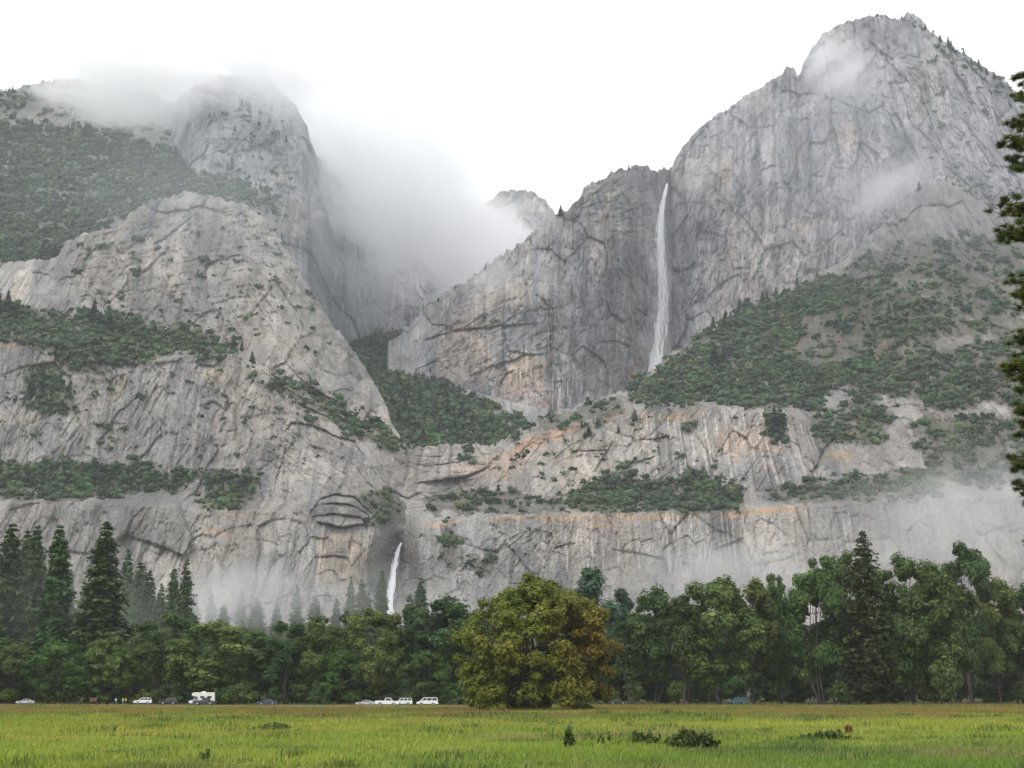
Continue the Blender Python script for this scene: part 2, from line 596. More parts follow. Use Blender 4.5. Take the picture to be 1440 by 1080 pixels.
# brush areas in view (outlines of the real thickets on the faces)
BR_F = [
    ([(1090, 430), (1200, 400), (1310, 430), (1320, 530), (1180, 540), (1100, 520)], 0.45),
    ([(-90, 430), (10, 425), (60, 445), (110, 448), (150, 440), (210, 462), (270, 465), (330, 490), (332, 502), (250, 495), (190, 510), (150, 520), (100, 525), (50, 480), (-90, 482)], 1.6),
    ([(40, 520), (75, 515), (110, 560), (105, 582), (60, 585), (40, 570)], 0.8),
    ([(370, 520), (410, 530), (470, 570), (540, 600), (575, 640), (540, 632), (480, 600), (420, 570)], 0.9),
    ([(-90, 650), (60, 655), (150, 650), (200, 665), (268, 668), (265, 690), (180, 692), (140, 702), (50, 705), (-90, 690)], 1.5),
    ([(285, 660), (355, 665), (362, 700), (325, 718), (275, 718), (295, 695)], 0.8),
    ([(520, 690), (560, 690), (572, 730), (530, 748), (515, 720)], 0.7),
    ([(600, 706), (650, 688), (720, 690), (770, 702), (860, 692), (880, 716), (760, 722), (640, 724), (600, 722)], 0.55),
    ([(800, 696), (830, 688), (860, 665), (880, 672), (930, 680), (985, 670), (1040, 690), (1050, 712), (990, 720), (920, 718), (860, 722), (806, 715)], 1.5),
    ([(1080, 692), (1130, 684), (1200, 670), (1330, 660), (1330, 700), (1200, 705), (1080, 708)], 0.8),
    ([(880, 552), (930, 518), (1000, 468), (1060, 432), (1110, 410), (1150, 388), (1200, 390), (1190, 420), (1120, 440), (1130, 470), (1090, 500), (1150, 520), (1180, 515), (1260, 495), (1250, 520), (1170, 540), (1150, 565), (1150, 580), (1100, 570), (1040, 572), (990, 560), (960, 572), (905, 568)], 2.0),
    ([(1075, 570), (1105, 578), (1105, 610), (1092, 628), (1078, 612)], 1.2),
    ([(1140, 590), (1200, 560), (1260, 580), (1240, 620), (1190, 625), (1145, 620)], 0.9),
    ([(1180, 520), (1300, 500), (1440, 470), (1530, 460), (1530, 560), (1440, 570), (1300, 560), (1200, 560)], 0.85),
    ([(1300, 540), (1370, 535), (1375, 575), (1310, 580)], 0.8),
    ([(1280, 590), (1440, 580), (1530, 580), (1530, 690), (1330, 680), (1290, 640)], 0.75),
    ([(1150, 400), (1250, 340), (1440, 330), (1440, 470), (1250, 480), (1160, 470)], 0.6),
    ([(740, 600), (800, 575), (870, 560), (880, 575), (820, 592), (760, 612)], 0.4),
    ([(620, 640), (690, 622), (740, 610), (690, 640), (650, 655)], 0.3),
    ([(620, 735), (645, 745), (650, 800), (630, 800), (620, 770)], 0.4),
    ([(655, 780), (690, 785), (700, 810), (670, 812)], 0.5),
    ([(130, 480), (330, 500), (440, 560), (500, 660), (300, 700), (60, 660), (0, 600), (0, 500)], 0.05),
    ([(90, 350), (370, 290), (500, 520), (350, 480), (100, 440)], 0.05),
    ([(680, 640), (880, 580), (1050, 580), (1050, 690), (700, 690)], 0.06),
]
BR_J = [
    ([(-90, 185), (60, 180), (140, 185), (210, 205), (262, 215), (285, 240), (330, 255), (385, 280), (385, 300), (310, 285), (230, 285), (160, 320), (95, 345), (85, 375), (-90, 380)], 1.5),
    ([(-90, 130), (50, 122), (120, 122), (250, 150), (260, 210), (-90, 200)], 0.6),
]
BR_G = [([(480, 470), (560, 465), (600, 520), (640, 548), (680, 565), (735, 592), (735, 605), (690, 630), (590, 640), (550, 640), (500, 560)], 1.6)]

FRONT = Relief('front_cliffs', -90, 1530, 1120, 360, [
    [(-90, 890, 1120), (540, 885, 1160), (1530, 885, 1120)],
    [(-90, 850, 1165), (300, 852, 1180), (540, 850, 1215), (600, 850, 1240), (1000, 845, 1220), (1530, 840, 1180)],
    [(-90, 705, 1225), (100, 705, 1235), (200, 712, 1240), (300, 718, 1250), (400, 720, 1262), (440, 712, 1265), (490, 706, 1265), (530, 740, 1290), (565, 766, 1310), (585, 742, 1300), (600, 740, 1295), (690, 729, 1290), (870, 724, 1280), (1050, 716, 1265), (1120, 712, 1255), (1250, 705, 1235), (1530, 690, 1200)],
    [(-90, 680, 1300), (150, 690, 1310), (260, 692, 1315), (330, 700, 1318), (400, 706, 1300), (440, 700, 1285), (490, 694, 1283), (540, 700, 1330), (570, 708, 1350), (640, 705, 1370), (700, 702, 1370), (780, 700, 1375), (850, 694, 1380), (900, 695, 1380), (1000, 700, 1370), (1050, 710, 1350), (1130, 694, 1330), (1200, 690, 1310), (1530, 675, 1280)],
    [(-90, 482, 1375), (60, 478, 1380), (120, 495, 1385), (180, 512, 1390), (260, 501, 1390), (330, 497, 1395), (380, 532, 1390), (440, 567, 1390), (500, 602, 1395), (540, 626, 1405), (575, 655, 1420), (610, 660, 1425), (640, 652, 1430), (690, 641, 1440), (760, 612, 1450), (820, 590, 1455), (860, 578, 1460), (960, 571, 1465), (1020, 570, 1460), (1060, 578, 1450), (1120, 588, 1435), (1160, 600, 1420), (1200, 610, 1410), (1530, 600, 1370)],
    [(-90, 442, 1480), (60, 456, 1485), (120, 452, 1480), (200, 466, 1485), (260, 471, 1490), (320, 486, 1480), (350, 501, 1460), (400, 534, 1445), (450, 563, 1440), (500, 590, 1440), (545, 610, 1440), (575, 640, 1445), (610, 644, 1450), (690, 634, 1455), (760, 604, 1470), (820, 582, 1480), (880, 562, 1500), (960, 560, 1510), (1060, 566, 1500), (1120, 572, 1490), (1200, 575, 1470), (1530, 540, 1440)],
    [(-90, 370, 1585), (0, 375, 1590), (80, 366, 1590), (92, 343, 1590), (150, 324, 1600), (205, 290, 1610), (260, 273, 1620), (300, 280, 1620), (340, 290, 1620), (370, 310, 1620), (400, 348, 1620), (430, 400, 1610), (460, 448, 1590), (500, 500, 1560), (530, 548, 1530), (545, 575, 1500), (552, 602, 1480), (575, 632, 1460), (620, 629, 1470), (660, 627, 1475), (690, 630, 1475), (720, 612, 1490), (760, 592, 1520), (800, 576, 1550), (850, 561, 1590), (880, 549, 1640), (920, 520, 1700), (960, 490, 1740), (1000, 461, 1770), (1060, 428, 1800), (1120, 402, 1830), (1180, 372, 1860), (1230, 330, 1900), (1270, 288, 1930), (1295, 264, 1945), (1320, 258, 1950), (1350, 272, 1950), (1400, 300, 1950), (1530, 330, 1930)],
], seed=11, rough=0.68, jag=2.0, cast=(1.14, 1.14, 1.175), rugged=[(1330, 380, 170, 130, 1.0), (1300, 560, 200, 120, 0.7), (300, 590, 250, 80, 0.4), (300, 790, 300, 60, 0.4)],
    crackspec=[((0, 500, 420, 660), 90, 75, 22, 55, 5), ((0, 710, 440, 860), 60, 80, 20, 60, 5), ((100, 290, 520, 560), 120, -58, 14, 70, 4),
               ((100, 290, 420, 460), 40, 15, 15, 45, 3), ((650, 570, 1150, 700), 90, 55, 30, 35, 4), ((620, 730, 1250, 850), 70, 80, 20, 50, 3),
               ((650, 740, 800, 800), 50, 50, 35, 18, 4), ((1180, 300, 1440, 600), 140, 60, 30, 35, 6), ((380, 550, 560, 700), 40, -40, 18, 50, 5), ((560, 630, 700, 720), 40, 10, 15, 40, 5)],
    steps=[([(395, 610), (410, 595), (440, 598), (470, 612), (500, 622), (520, 650)], 10, 16), ([(385, 690), (395, 650), (405, 622)], 9, 10),
           ([(436, 722), (450, 702), (475, 694), (500, 700), (525, 722)], 12, 8), ([(445, 735), (480, 742), (520, 738)], 16, 40),
           ([(440, 712), (470, 706), (500, 712), (520, 726)], 8, 6), ([(436, 728), (470, 722), (500, 727), (524, 735)], 8, 6),
           ([(580, 680), (620, 676), (660, 668), (690, 655)], 14, 22), ([(590, 655), (640, 650), (680, 640)], 6, 10),
           ([(400, 545), (440, 566), (480, 590), (530, 622)], 8, 9), ([(412, 565), (440, 577), (470, 592)], 7, 8),
           ([(880, 652), (905, 648), (920, 640)], 8, 8), ([(835, 665), (850, 640), (862, 620)], 8, 10),
           ([(1000, 775), (1025, 765), (1045, 755)], 8, 14), ([(280, 570), (300, 565), (318, 575)], 6, 8),
           ([(640, 660), (650, 690), (640, 715)], 8, 10), ([(205, 290), (235, 300), (280, 290), (320, 300)], 7, 10), ([(190, 392), (215, 370), (240, 345)], 7, 9),
           ([(1240, 300), (1262, 340), (1240, 390)], 14, 40)],
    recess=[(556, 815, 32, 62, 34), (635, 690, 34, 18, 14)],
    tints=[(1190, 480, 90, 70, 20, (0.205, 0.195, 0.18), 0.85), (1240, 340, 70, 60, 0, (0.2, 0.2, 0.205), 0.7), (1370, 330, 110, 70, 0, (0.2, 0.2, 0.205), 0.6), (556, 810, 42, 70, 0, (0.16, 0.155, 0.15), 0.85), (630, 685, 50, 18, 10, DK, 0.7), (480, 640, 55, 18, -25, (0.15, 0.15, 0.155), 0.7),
           (482, 718, 48, 18, 0, (0.17, 0.165, 0.16), 0.7), (480, 790, 45, 45, 0, (0.36, 0.30, 0.22), 0.6), (470, 665, 50, 20, 0, PALE, 0.5),
           (930, 727, 60, 5, 2, OR, 0.95), (820, 728, 70, 5, 2, OR, 0.9), (740, 729, 50, 5, 2, OR, 0.9), (1050, 722, 60, 6, 6, OR, 0.9), (850, 737, 25, 7, 0, OR, 0.8), (1110, 716, 50, 4, 5, OR, 0.6),
           (620, 738, 30, 5, 10, OR, 0.7), (960, 583, 60, 9, 6, OR, 0.6), (770, 615, 70, 9, 22, (0.44, 0.28, 0.18), 0.7), (850, 592, 50, 7, 25, OR, 0.5), (1060, 620, 50, 25, 0, (0.42, 0.3, 0.22), 0.5),
           (1175, 640, 25, 10, 0, YE, 0.7), (1080, 655, 20, 5, 0, OR, 0.7), (945, 588, 15, 4, 0, YE, 0.7), (700, 655, 60, 15, 10, (0.40, 0.32, 0.28), 0.6), (1150, 540, 60, 6, 10, (0.4, 0.3, 0.24), 0.6),
           (900, 780, 200, 60, 0, PALE, 0.45), (870, 640, 170, 45, 8, PALE, 0.55), (1030, 610, 60, 40, 0, PALE, 0.5),
           (260, 350, 130, 60, 20, PALE, 0.55), (430, 470, 90, 45, -55, PALE, 0.5), (165, 545, 30, 10, 60, YE, 0.4), (300, 530, 18, 12, 0, (0.44, 0.37, 0.25), 0.5),
           (340, 725, 40, 4, -5, OR, 0.5), (310, 750, 30, 5, -15, (0.42, 0.3, 0.22), 0.5), (30, 400, 14, 30, -30, (0.5, 0.48, 0.42), 0.6),
           (1330, 350, 130, 110, 0, BLU, 0.55), (1350, 500, 130, 90, 0, (0.225, 0.215, 0.205), 0.6), (1300, 620, 160, 70, 0, (0.25, 0.23, 0.215), 0.5), (20, 590, 40, 8, 0, YE, 0.4), (30, 486, 40, 4, 0, (0.42, 0.3, 0.22), 0.5)],
    soil=[p for p, d in BR_F if d >= 0.4],
    streaks=[([(900, 585), (1060, 580), (1160, 600), (1150, 690), (900, 690)], 0.75), ([(780, 728), (1200, 716), (1200, 800), (780, 800)], 0.6), ([(640, 728), (780, 728), (780, 800), (640, 800)], 0.25),
             ([(470, 645), (520, 640), (522, 668), (470, 660)], 0.8), ([(590, 690), (680, 685), (680, 712), (590, 712)], 0.6), ([(440, 738), (530, 738), (520, 830), (400, 830)], 0.5), ([(0, 515), (420, 510), (440, 650), (0, 640)], 0.3), ([(0, 380), (60, 378), (60, 440), (0, 440)], 0.7)])

GORGE = Relief('gorge_slope', 470, 770, 210, 130, [
    [(470, 665, 1470), (770, 665, 1500)], [(470, 630, 1500), (620, 632, 1500), (770, 620, 1560)], [(470, 590, 1640), (640, 590, 1660), (770, 590, 1760)],
    [(470, 545, 1840), (640, 545, 1870), (770, 560, 1930)], [(470, 466, 2280), (515, 472, 2280), (560, 466, 2260), (590, 470, 2240), (650, 520, 2050), (770, 545, 2000)]],
    seed=31, rough=0.5, jag=1.0, soil=[p for p, d in BR_G], crackspec=[((500, 480, 720, 640), 40, 40, 40, 30, 5)], flute=0.3)

WALL = Relief('central_wall', 545, 962, 340, 300, [
    [(545, 640, 1880), (760, 650, 1840), (962, 640, 1980)],
    [(545, 560, 1930), (640, 560, 1870), (760, 580, 1850), (850, 560, 1940), (900, 548, 2010), (962, 540, 2090)],
    [(545, 500, 2000), (640, 450, 1930), (760, 420, 1900), (850, 400, 1960), (910, 390, 2040), (962, 380, 2130)],
    [(545, 490, 2040), (575, 462, 2040), (592, 445, 2035), (615, 422, 2020), (650, 402, 2010), (680, 380, 2000), (705, 365, 1990), (740, 338, 1980), (765, 318, 1975), (785, 303, 1970), (812, 288, 1975), (826, 266, 1980), (850, 254, 1990), (872, 241, 2000), (895, 238, 2030), (915, 242, 2070), (930, 246, 2110), (943, 244, 2160), (962, 238, 2200)]],
    seed=41, rough=0.75, jag=2.8, flute=1.4,
    stains=[([(775, 400), (777, 470), (778, 560)], 3, 0.5), ([(708, 440), (708, 540)], 3, 0.55), ([(786, 340), (786, 400)], 5, 0.6), ([(820, 330), (826, 460)], 5, 0.7), ([(740, 380), (742, 480)], 4, 0.7), ([(860, 330), (864, 520)], 7, 0.6), ([(890, 300), (892, 530)], 8, 0.6), ([(680, 400), (676, 470)], 5, 0.75), ([(800, 380), (806, 470)], 5, 1.25), ([(845, 310), (838, 370)], 8, 1.3), ([(907, 280), (905, 500)], 6, 0.7), ([(948, 270), (950, 500)], 9, 0.6)],
    crackspec=[((600, 330, 940, 560), 70, 88, 8, 55, 5), ((600, 400, 780, 560), 40, 30, 18, 45, 5), ((800, 250, 930, 330), 40, 30, 25, 30, 6), ((620, 330, 940, 560), 60, 100, 50, 22, 3)],
    steps=[([(597, 478), (640, 465), (700, 458), (760, 455)], 9, 10), ([(660, 530), (700, 512), (740, 500), (772, 496)], 9, 8), ([(840, 480), (870, 480), (890, 490)], 7, 8), ([(870, 300), (890, 295), (910, 285)], 7, 10),
           ([(700, 545), (712, 525), (706, 505)], 10, 12), ([(772, 420), (775, 500), (776, 560)], 10, 8), ([(935, 455), (955, 452), (975, 448)], 6, 6)],
    recess=[(758, 570, 18, 18, -8)],
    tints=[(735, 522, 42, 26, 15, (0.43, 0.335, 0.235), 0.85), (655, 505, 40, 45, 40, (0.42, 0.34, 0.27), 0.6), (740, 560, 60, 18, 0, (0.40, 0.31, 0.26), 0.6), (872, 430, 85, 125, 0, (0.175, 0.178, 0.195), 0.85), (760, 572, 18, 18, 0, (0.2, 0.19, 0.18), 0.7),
           (905, 520, 25, 35, 0, (0.34, 0.27, 0.245), 0.5), (690, 430, 70, 30, 30, WARM, 0.4), (840, 340, 30, 50, 10, WARM, 0.4), (640, 430, 50, 25, 40, (0.22, 0.22, 0.23), 0.5), (850, 530, 60, 40, 0, (0.21, 0.2, 0.2), 0.6)],
    streaks=[([(775, 530), (825, 530), (822, 580), (772, 580)], 1.0), ([(680, 495), (770, 480), (770, 560), (690, 560)], 0.45), ([(620, 350), (940, 300), (940, 520), (620, 500)], 0.3)])

RIGHT = Relief('great_wall', 925, 1530, 470, 380, [
    [(925, 590, 2060), (1100, 590, 2000), (1530, 560, 1960)],
    [(925, 470, 2110), (960, 460, 2090), (1100, 430, 2040), (1250, 380, 2010), (1350, 360, 1990), (1530, 350, 2000)],
    [(925, 330, 2160), (950, 300, 2120), (1000, 280, 2090), (1100, 240, 2060), (1250, 220, 2040), (1350, 240, 2040), (1530, 260, 2080)],
    [(925, 262, 2190), (937, 254, 2180), (945, 238, 2140), (952, 222, 2130), (962, 206, 2125), (985, 182, 2120), (1010, 164, 2110), (1040, 143, 2110), (1060, 131, 2110), (1085, 116, 2110), (1100, 108, 2110), (1104, 100, 2108), (1107, 97, 2105), (1114, 97, 2105), (1118, 104, 2107), (1121, 112, 2115), (1126, 106, 2120), (1130, 92, 2120), (1140, 74, 2125), (1160, 50, 2130), (1190, 32, 2140), (1220, 25, 2145), (1245, 24, 2145), (1262, 32, 2140), (1275, 22, 2140), (1290, 26, 2140), (1300, 38, 2140), (1320, 55, 2150), (1345, 72, 2160), (1370, 90, 2180), (1400, 110, 2200), (1440, 140, 2230), (1530, 190, 2260)]],
    seed=53, rough=0.9, jag=2.0, flute=1.5,
    stains=[([(1060, 150), (1066, 230), (1074, 330)], 5, 0.5), ([(1112, 110), (1116, 180), (1122, 245)], 5, 0.55), ([(1108, 190), (1110, 330)], 3, 0.6), ([(992, 240), (984, 340)], 9, 0.6), ([(1045, 160), (1046, 300)], 3, 0.65), ([(1088, 150), (1088, 300)], 3, 0.7), ([(1138, 150), (1140, 300)], 4, 0.65),
            ([(1165, 160), (1176, 200), (1184, 240)], 4, 0.5), ([(1075, 180), (1078, 380)], 4, 1.25), ([(1030, 220), (1034, 400)], 5, 1.22), ([(1125, 240), (1128, 400)], 6, 1.25), ([(1010, 200), (1008, 380)], 3, 0.65), ([(1205, 150), (1212, 230)], 4, 0.55), ([(1250, 120), (1275, 200), (1290, 240)], 6, 0.6), ([(1290, 90), (1320, 180), (1340, 250)], 6, 0.6), ([(1340, 90), (1380, 180)], 6, 0.6), ([(1270, 90), (1300, 150)], 5, 1.3), ([(960, 220), (962, 420)], 4, 0.65), ([(1150, 250), (1152, 380)], 4, 0.75)],
    base=((0.31, 0.295, 0.285), (0.37, 0.335, 0.305), (0.225, 0.225, 0.235)),
    crackspec=[((950, 130, 1240, 420), 110, 84, 7, 70, 5), ((1180, 40, 1440, 340), 120, -62, 12, 60, 6), ((950, 250, 1200, 440), 50, 75, 20, 30, 3), ((1250, 100, 1440, 350), 80, 70, 30, 30, 5)],
    steps=[([(1064, 160), (1068, 220), (1072, 330)], 12, 9), ([(1110, 110), (1113, 190), (1118, 250)], 12, 9), ([(1164, 160), (1175, 190), (1182, 225)], 8, 8), ([(1055, 170), (1056, 250), (1062, 310)], -8, 14), ([(1136, 160), (1138, 200), (1136, 240)], 8, 8),
           ([(1290, 110), (1305, 160), (1330, 220)], 10, 16), ([(1250, 140), (1275, 190), (1300, 240)], 9, 14), ([(1230, 60), (1262, 100), (1290, 130)], 8, 12), ([(1205, 165), (1212, 190), (1206, 222)], 8, 10), ([(1320, 60), (1350, 110), (1380, 160)], 9, 14)],
    tints=[(1060, 230, 10, 80, 2, (0.19, 0.19, 0.215), 0.6), (985, 290, 20, 40, 0, (0.2, 0.2, 0.22), 0.5), (1125, 220, 14, 28, 0, (0.42, 0.32, 0.25), 0.6), (1190, 190, 18, 22, 0, (0.44, 0.37, 0.28), 0.7), (1023, 240, 8, 30, 0, (0.4, 0.31, 0.27), 0.6),
           (1080, 370, 110, 80, 20, (0.36, 0.32, 0.295), 0.6), (1290, 130, 60, 50, -40, PALE, 0.4), (1350, 260, 80, 100, 0, BLU, 0.4), (945, 400, 28, 120, 0, (0.175, 0.178, 0.195), 0.75), (1130, 318, 40, 6, 15, (0.42, 0.34, 0.28), 0.5), (1330, 70, 30, 10, -35, (0.2, 0.24, 0.16), 0.5)],
    streaks=[([(950, 200), (1240, 120), (1240, 420), (950, 460)], 0.3)])

UPPER = Relief('upper_peak', 180, 660, 340, 240, [
    [(180, 400, 2300), (240, 400, 1900), (280, 420, 1720), (420, 480, 1820), (480, 520, 2150), (560, 520, 2350), (660, 540, 2350)],
    [(180, 300, 2350), (245, 280, 1950), (280, 260, 1760), (340, 285, 1740), (400, 330, 1800), (440, 330, 1880), (470, 330, 2120), (560, 420, 2380), (660, 480, 2400)],
    [(180, 240, 2400), (240, 215, 2050), (268, 200, 1850), (300, 180, 1830), (360, 190, 1840), (420, 220, 1900), (450, 260, 2000), (480, 280, 2200), (560, 350, 2450), (660, 430, 2480)],
    [(180, 205, 2450), (235, 160, 2150), (270, 125, 1950), (310, 108, 1950), (350, 110, 1955), (390, 126, 1960), (415, 150, 1970), (432, 185, 1985), (446, 225, 2020), (470, 240, 2250), (520, 262, 2450), (580, 310, 2550), (620, 350, 2560), (660, 400, 2560)]],
    seed=61, rough=0.95, jag=3.0, flute=1.3, stains=[([(480, 260), (486, 460)], 5, 0.6), ([(510, 280), (514, 470)], 6, 0.65), ([(400, 200), (410, 400)], 4, 0.65), ([(430, 220), (436, 400)], 5, 0.6), ([(380, 220), (384, 330)], 4, 1.3), ([(450, 260), (455, 440)], 5, 1.25)], base=((0.27, 0.268, 0.26), (0.33, 0.31, 0.28), (0.19, 0.2, 0.205)),
    crackspec=[((270, 130, 450, 420), 110, 80, 18, 35, 6), ((440, 250, 600, 460), 60, 88, 8, 50, 6), ((270, 180, 420, 300), 50, 30, 40, 20, 6)],
    tints=[(395, 245, 14, 16, 0, (0.44, 0.38, 0.28), 0.6), (420, 310, 30, 60, 10, (0.36, 0.32, 0.27), 0.5), (320, 190, 60, 50, 0, (0.2, 0.22, 0.21), 0.5)], streaks=[([(370, 230), (600, 260), (600, 470), (400, 450)], 0.4)])

RIDGE = Relief('upper_left_slope', -90, 395, 250, 170, [
    [(-90, 420, 1600), (90, 400, 1620), (395, 360, 1640)], [(-90, 372, 1640), (90, 350, 1650), (210, 290, 1660), (300, 280, 1670), (360, 296, 1660), (395, 342, 1650)],
    [(-90, 270, 1850), (100, 260, 1850), (250, 250, 1800), (320, 260, 1740), (370, 288, 1700), (395, 338, 1680)], [(-90, 190, 2100), (100, 190, 2100), (250, 205, 2000), (320, 250, 1790), (375, 284, 1720), (395, 334, 1700)],
    [(-90, 135, 2380), (0, 130, 2380), (30, 126, 2370), (60, 117, 2370), (110, 116, 2370), (150, 124, 2360), (200, 130, 2300), (250, 150, 2250), (300, 200, 2000), (330, 240, 1850), (375, 280, 1740), (395, 330, 1740)]],
    seed=71, rough=0.6, jag=2.0, soil=[p for p, d in BR_J], flute=0.4, crackspec=[((-20, 200, 140, 290), 40, 60, 40, 30, 5)],
    tints=[(40, 262, 60, 26, -20, PALE, 0.7)])

FAR = Relief('far_peak', 590, 830, 150, 90, [
    [(590, 460, 3000), (830, 440, 3000)], [(590, 440, 3080), (660, 360, 3080), (730, 340, 3050), (830, 360, 3080)],
    [(590, 420, 3160), (620, 370, 3160), (650, 325, 3160), (672, 302, 3160), (688, 284, 3150), (705, 272, 3140), (722, 268, 3140), (738, 270, 3140), (752, 274, 3140), (766, 286, 3150), (782, 304, 3160), (800, 320, 3170), (830, 345, 3180)]],
    seed=81, rough=1.3, jag=2.0, crackspec=[((670, 270, 790, 340), 30, 70, 30, 25, 8)])

# ------------------------------------------------------------------ brush on the slopes (uncountable cover)
def ico():
    t = (1 + 5 ** 0.5) / 2
    v = np.array([(-1, t, 0), (1, t, 0), (-1, -t, 0), (1, -t, 0), (0, -1, t), (0, 1, t), (0, -1, -t), (0, 1, -t), (t, 0, -1), (t, 0, 1), (-t, 0, -1), (-t, 0, 1)], float)
    v /= np.linalg.norm(v[0])
    f = np.array([(0, 11, 5), (0, 5, 1), (0, 1, 7), (0, 7, 10), (0, 10, 11), (1, 5, 9), (5, 11, 4), (11, 10, 2), (10, 7, 6), (7, 1, 8), (3, 9, 4), (3, 4, 2), (3, 2, 6), (3, 6, 8), (3, 8, 9), (4, 9, 5), (2, 4, 11), (6, 2, 10), (8, 6, 7), (9, 8, 1)])
    return v, f
IV, IFC = ico()

def brush(name, layer, areas, label, spacing=5.2, rbase=2.7, seed=1, greens=((0.034, 0.066, 0.026), (0.055, 0.092, 0.034), (0.02, 0.043, 0.021))):
    r = np.random.default_rng(seed)
    pts, rad, cl = [], [], []
    for poly, dens in areas:
        a = np.array(poly)
        x0, y0 = a.min(0)
        x1, y1 = a.max(0)
        n = int((x1 - x0) * (y1 - y0) / spacing ** 2 * dens)
        px, py = r.uniform(x0, x1, n), r.uniform(y0, y1, n)
        jx, jy = 9 * vn(px / 25, py / 25, seed + 1), 7 * vn(px / 25, py / 25, seed + 2)
        k = in_poly(px + jx + r.normal(0, 5, n), py + jy + r.normal(0, 4, n), poly)
        nz = fbm(px / 28, py / 16, seed + 3, 3)
        k &= (nz > (-0.55 if dens >= 0.8 else (-0.1 if dens > 0.1 else -0.3)))
        px, py, nz = px[k], py[k], nz[k]
        p = layer.at(px, py)
        pts.append(p)
        rad.append(rbase * np.clip(np.exp(r.normal(-0.12, 0.5, len(px))), 0.35, 2.0) * (p[:, 1] / 1500) ** 0.6)
        g = np.array(greens)
        q = fbm(px / 40, py / 30, seed + 4, 3)[:, None]
        c = g[0] + (g[1] - g[0]) * np.clip(q * 2 + 0.3, 0, 1) + (g[2] - g[0]) * np.clip(-q * 2, 0, 1)
        c = c * np.exp(r.normal(0, 0.22, (len(px), 1))) * (1 + r.normal(0, 0.08, (len(px), 3)))
        dry = r.random(len(px)) < 0.015
        c[dry] = np.array((0.13, 0.11, 0.05))
        cl.append(c)
    P, Rr, Cc = np.concatenate(pts), np.concatenate(rad), np.concatenate(cl)
    n = len(P)
    V, Fc, K = [], [], []
    for lobe in range(3):
        off = r.normal(0, 0.62, (n, 3))
        off[:, 2] = np.abs(off[:, 2]) * 0.7 + 0.25
        sc = Rr * r.uniform(0.4, 0.8, n)
        nzv = r.uniform(0.5, 1.45, (n, 12))
        v = P[:, None] + (off * Rr[:, None])[:, None] + IV[None] * (sc[:, None] * nzv)[..., None] * np.array((1, 1, 0.85))
        b = lobe * n * 12
        V.append(v.reshape(-1, 3))
        Fc.append((IFC[None] + (b + np.arange(n) * 12)[:, None, None]).reshape(-1, 3))
        K.append(np.repeat(np.clip(Cc * r.uniform(0.75, 1.25, (n, 1)), 0.004, 1), 12, 0))
    q = 16                                   # loose leaf sprays break up the outline
    o = r.normal(0, 1, (n, q, 3))
    o /= np.linalg.norm(o, axis=2, keepdims=True)
    o[..., 2] = np.abs(o[..., 2])
    cp = P[:, None] + o * (Rr * 1.05)[:, None, None] * r.uniform(0.6, 1.15, (n, q, 1))
    tri = cp[:, :, None] + r.normal(0, 0.34, (n, q, 3, 3)) * Rr[:, None, None, None]
    V.append(tri.reshape(-1, 3))
    Fc.append(np.arange(n * q * 3).reshape(-1, 3) + 3 * n * 12)
    K.append(np.repeat(np.clip(np.repeat(Cc, q, 0) * r.uniform(0.7, 1.5, (n * q, 1)), 0.004, 1), 3, 0))
    me = np_mesh(name, np.concatenate(V), np.concatenate(Fc), np.concatenate(K))
    return link(name, me, M_BRUSH, kind='stuff', label=label, category='brush')

brush('ledge_brush', FRONT, BR_F, 'dark green brush growing on the ledges and slopes of the front cliffs', seed=101)
brush('ridge_brush', RIDGE, BR_J, 'dense green brush covering the slope beneath the cloud', seed=102, spacing=4.8, rbase=2.8)
brush('gorge_brush', GORGE, BR_G, 'dark green brush filling the gorge between the walls', seed=103, spacing=4.2, rbase=3.0)
brush('peak_brush', UPPER, [([(285, 140), (400, 150), (410, 260), (390, 310), (300, 260)], 0.16), ([(280, 235), (385, 285), (380, 300), (290, 280)], 1.0), ([(355, 265), (390, 275), (400, 330), (365, 310)], 0.7)], 'dark scrub clinging to the upper peak beneath the cloud', seed=104)
brush('wall_brush', RIGHT, [([(1280, 20), (1340, 68), (1440, 132), (1440, 160), (1340, 95), (1290, 40)], 0.5), ([(1280, 120), (1440, 160), (1440, 330), (1300, 260)], 0.07)], 'sparse dark scrub along the ridge of the great wall', seed=105)

# ------------------------------------------------------------------ waterfalls
def fall_material():
    b = NB('falling_water')
    d = b.n('ShaderNodeBsdfDiffuse')
    geo = b.n('ShaderNodeNewGeometry')
    nz = b.noise(0.25, 3, b.scalevec(geo.outputs['Position'], (1, 1, 0.15)))
    b.l(b.mix(b.maprange(nz, 0.3, 0.7, 0, 1), (0.86, 0.87, 0.89), (0.95, 0.95, 0.96)), d.inputs['Color'])
    t = b.n('ShaderNodeBsdfTranslucent')
    t.inputs['Color'].default_value = (0.9, 0.92, 0.95, 1)
    m = b.n('ShaderNodeMixShader')
    m.inputs[0].default_value = 0.4
    b.l(d.outputs[0], m.inputs[1])
    b.l(t.outputs[0], m.inputs[2])
    b.l(m.outputs[0], b.out.inputs[0])
    return b.m
M_FALL = fall_material()

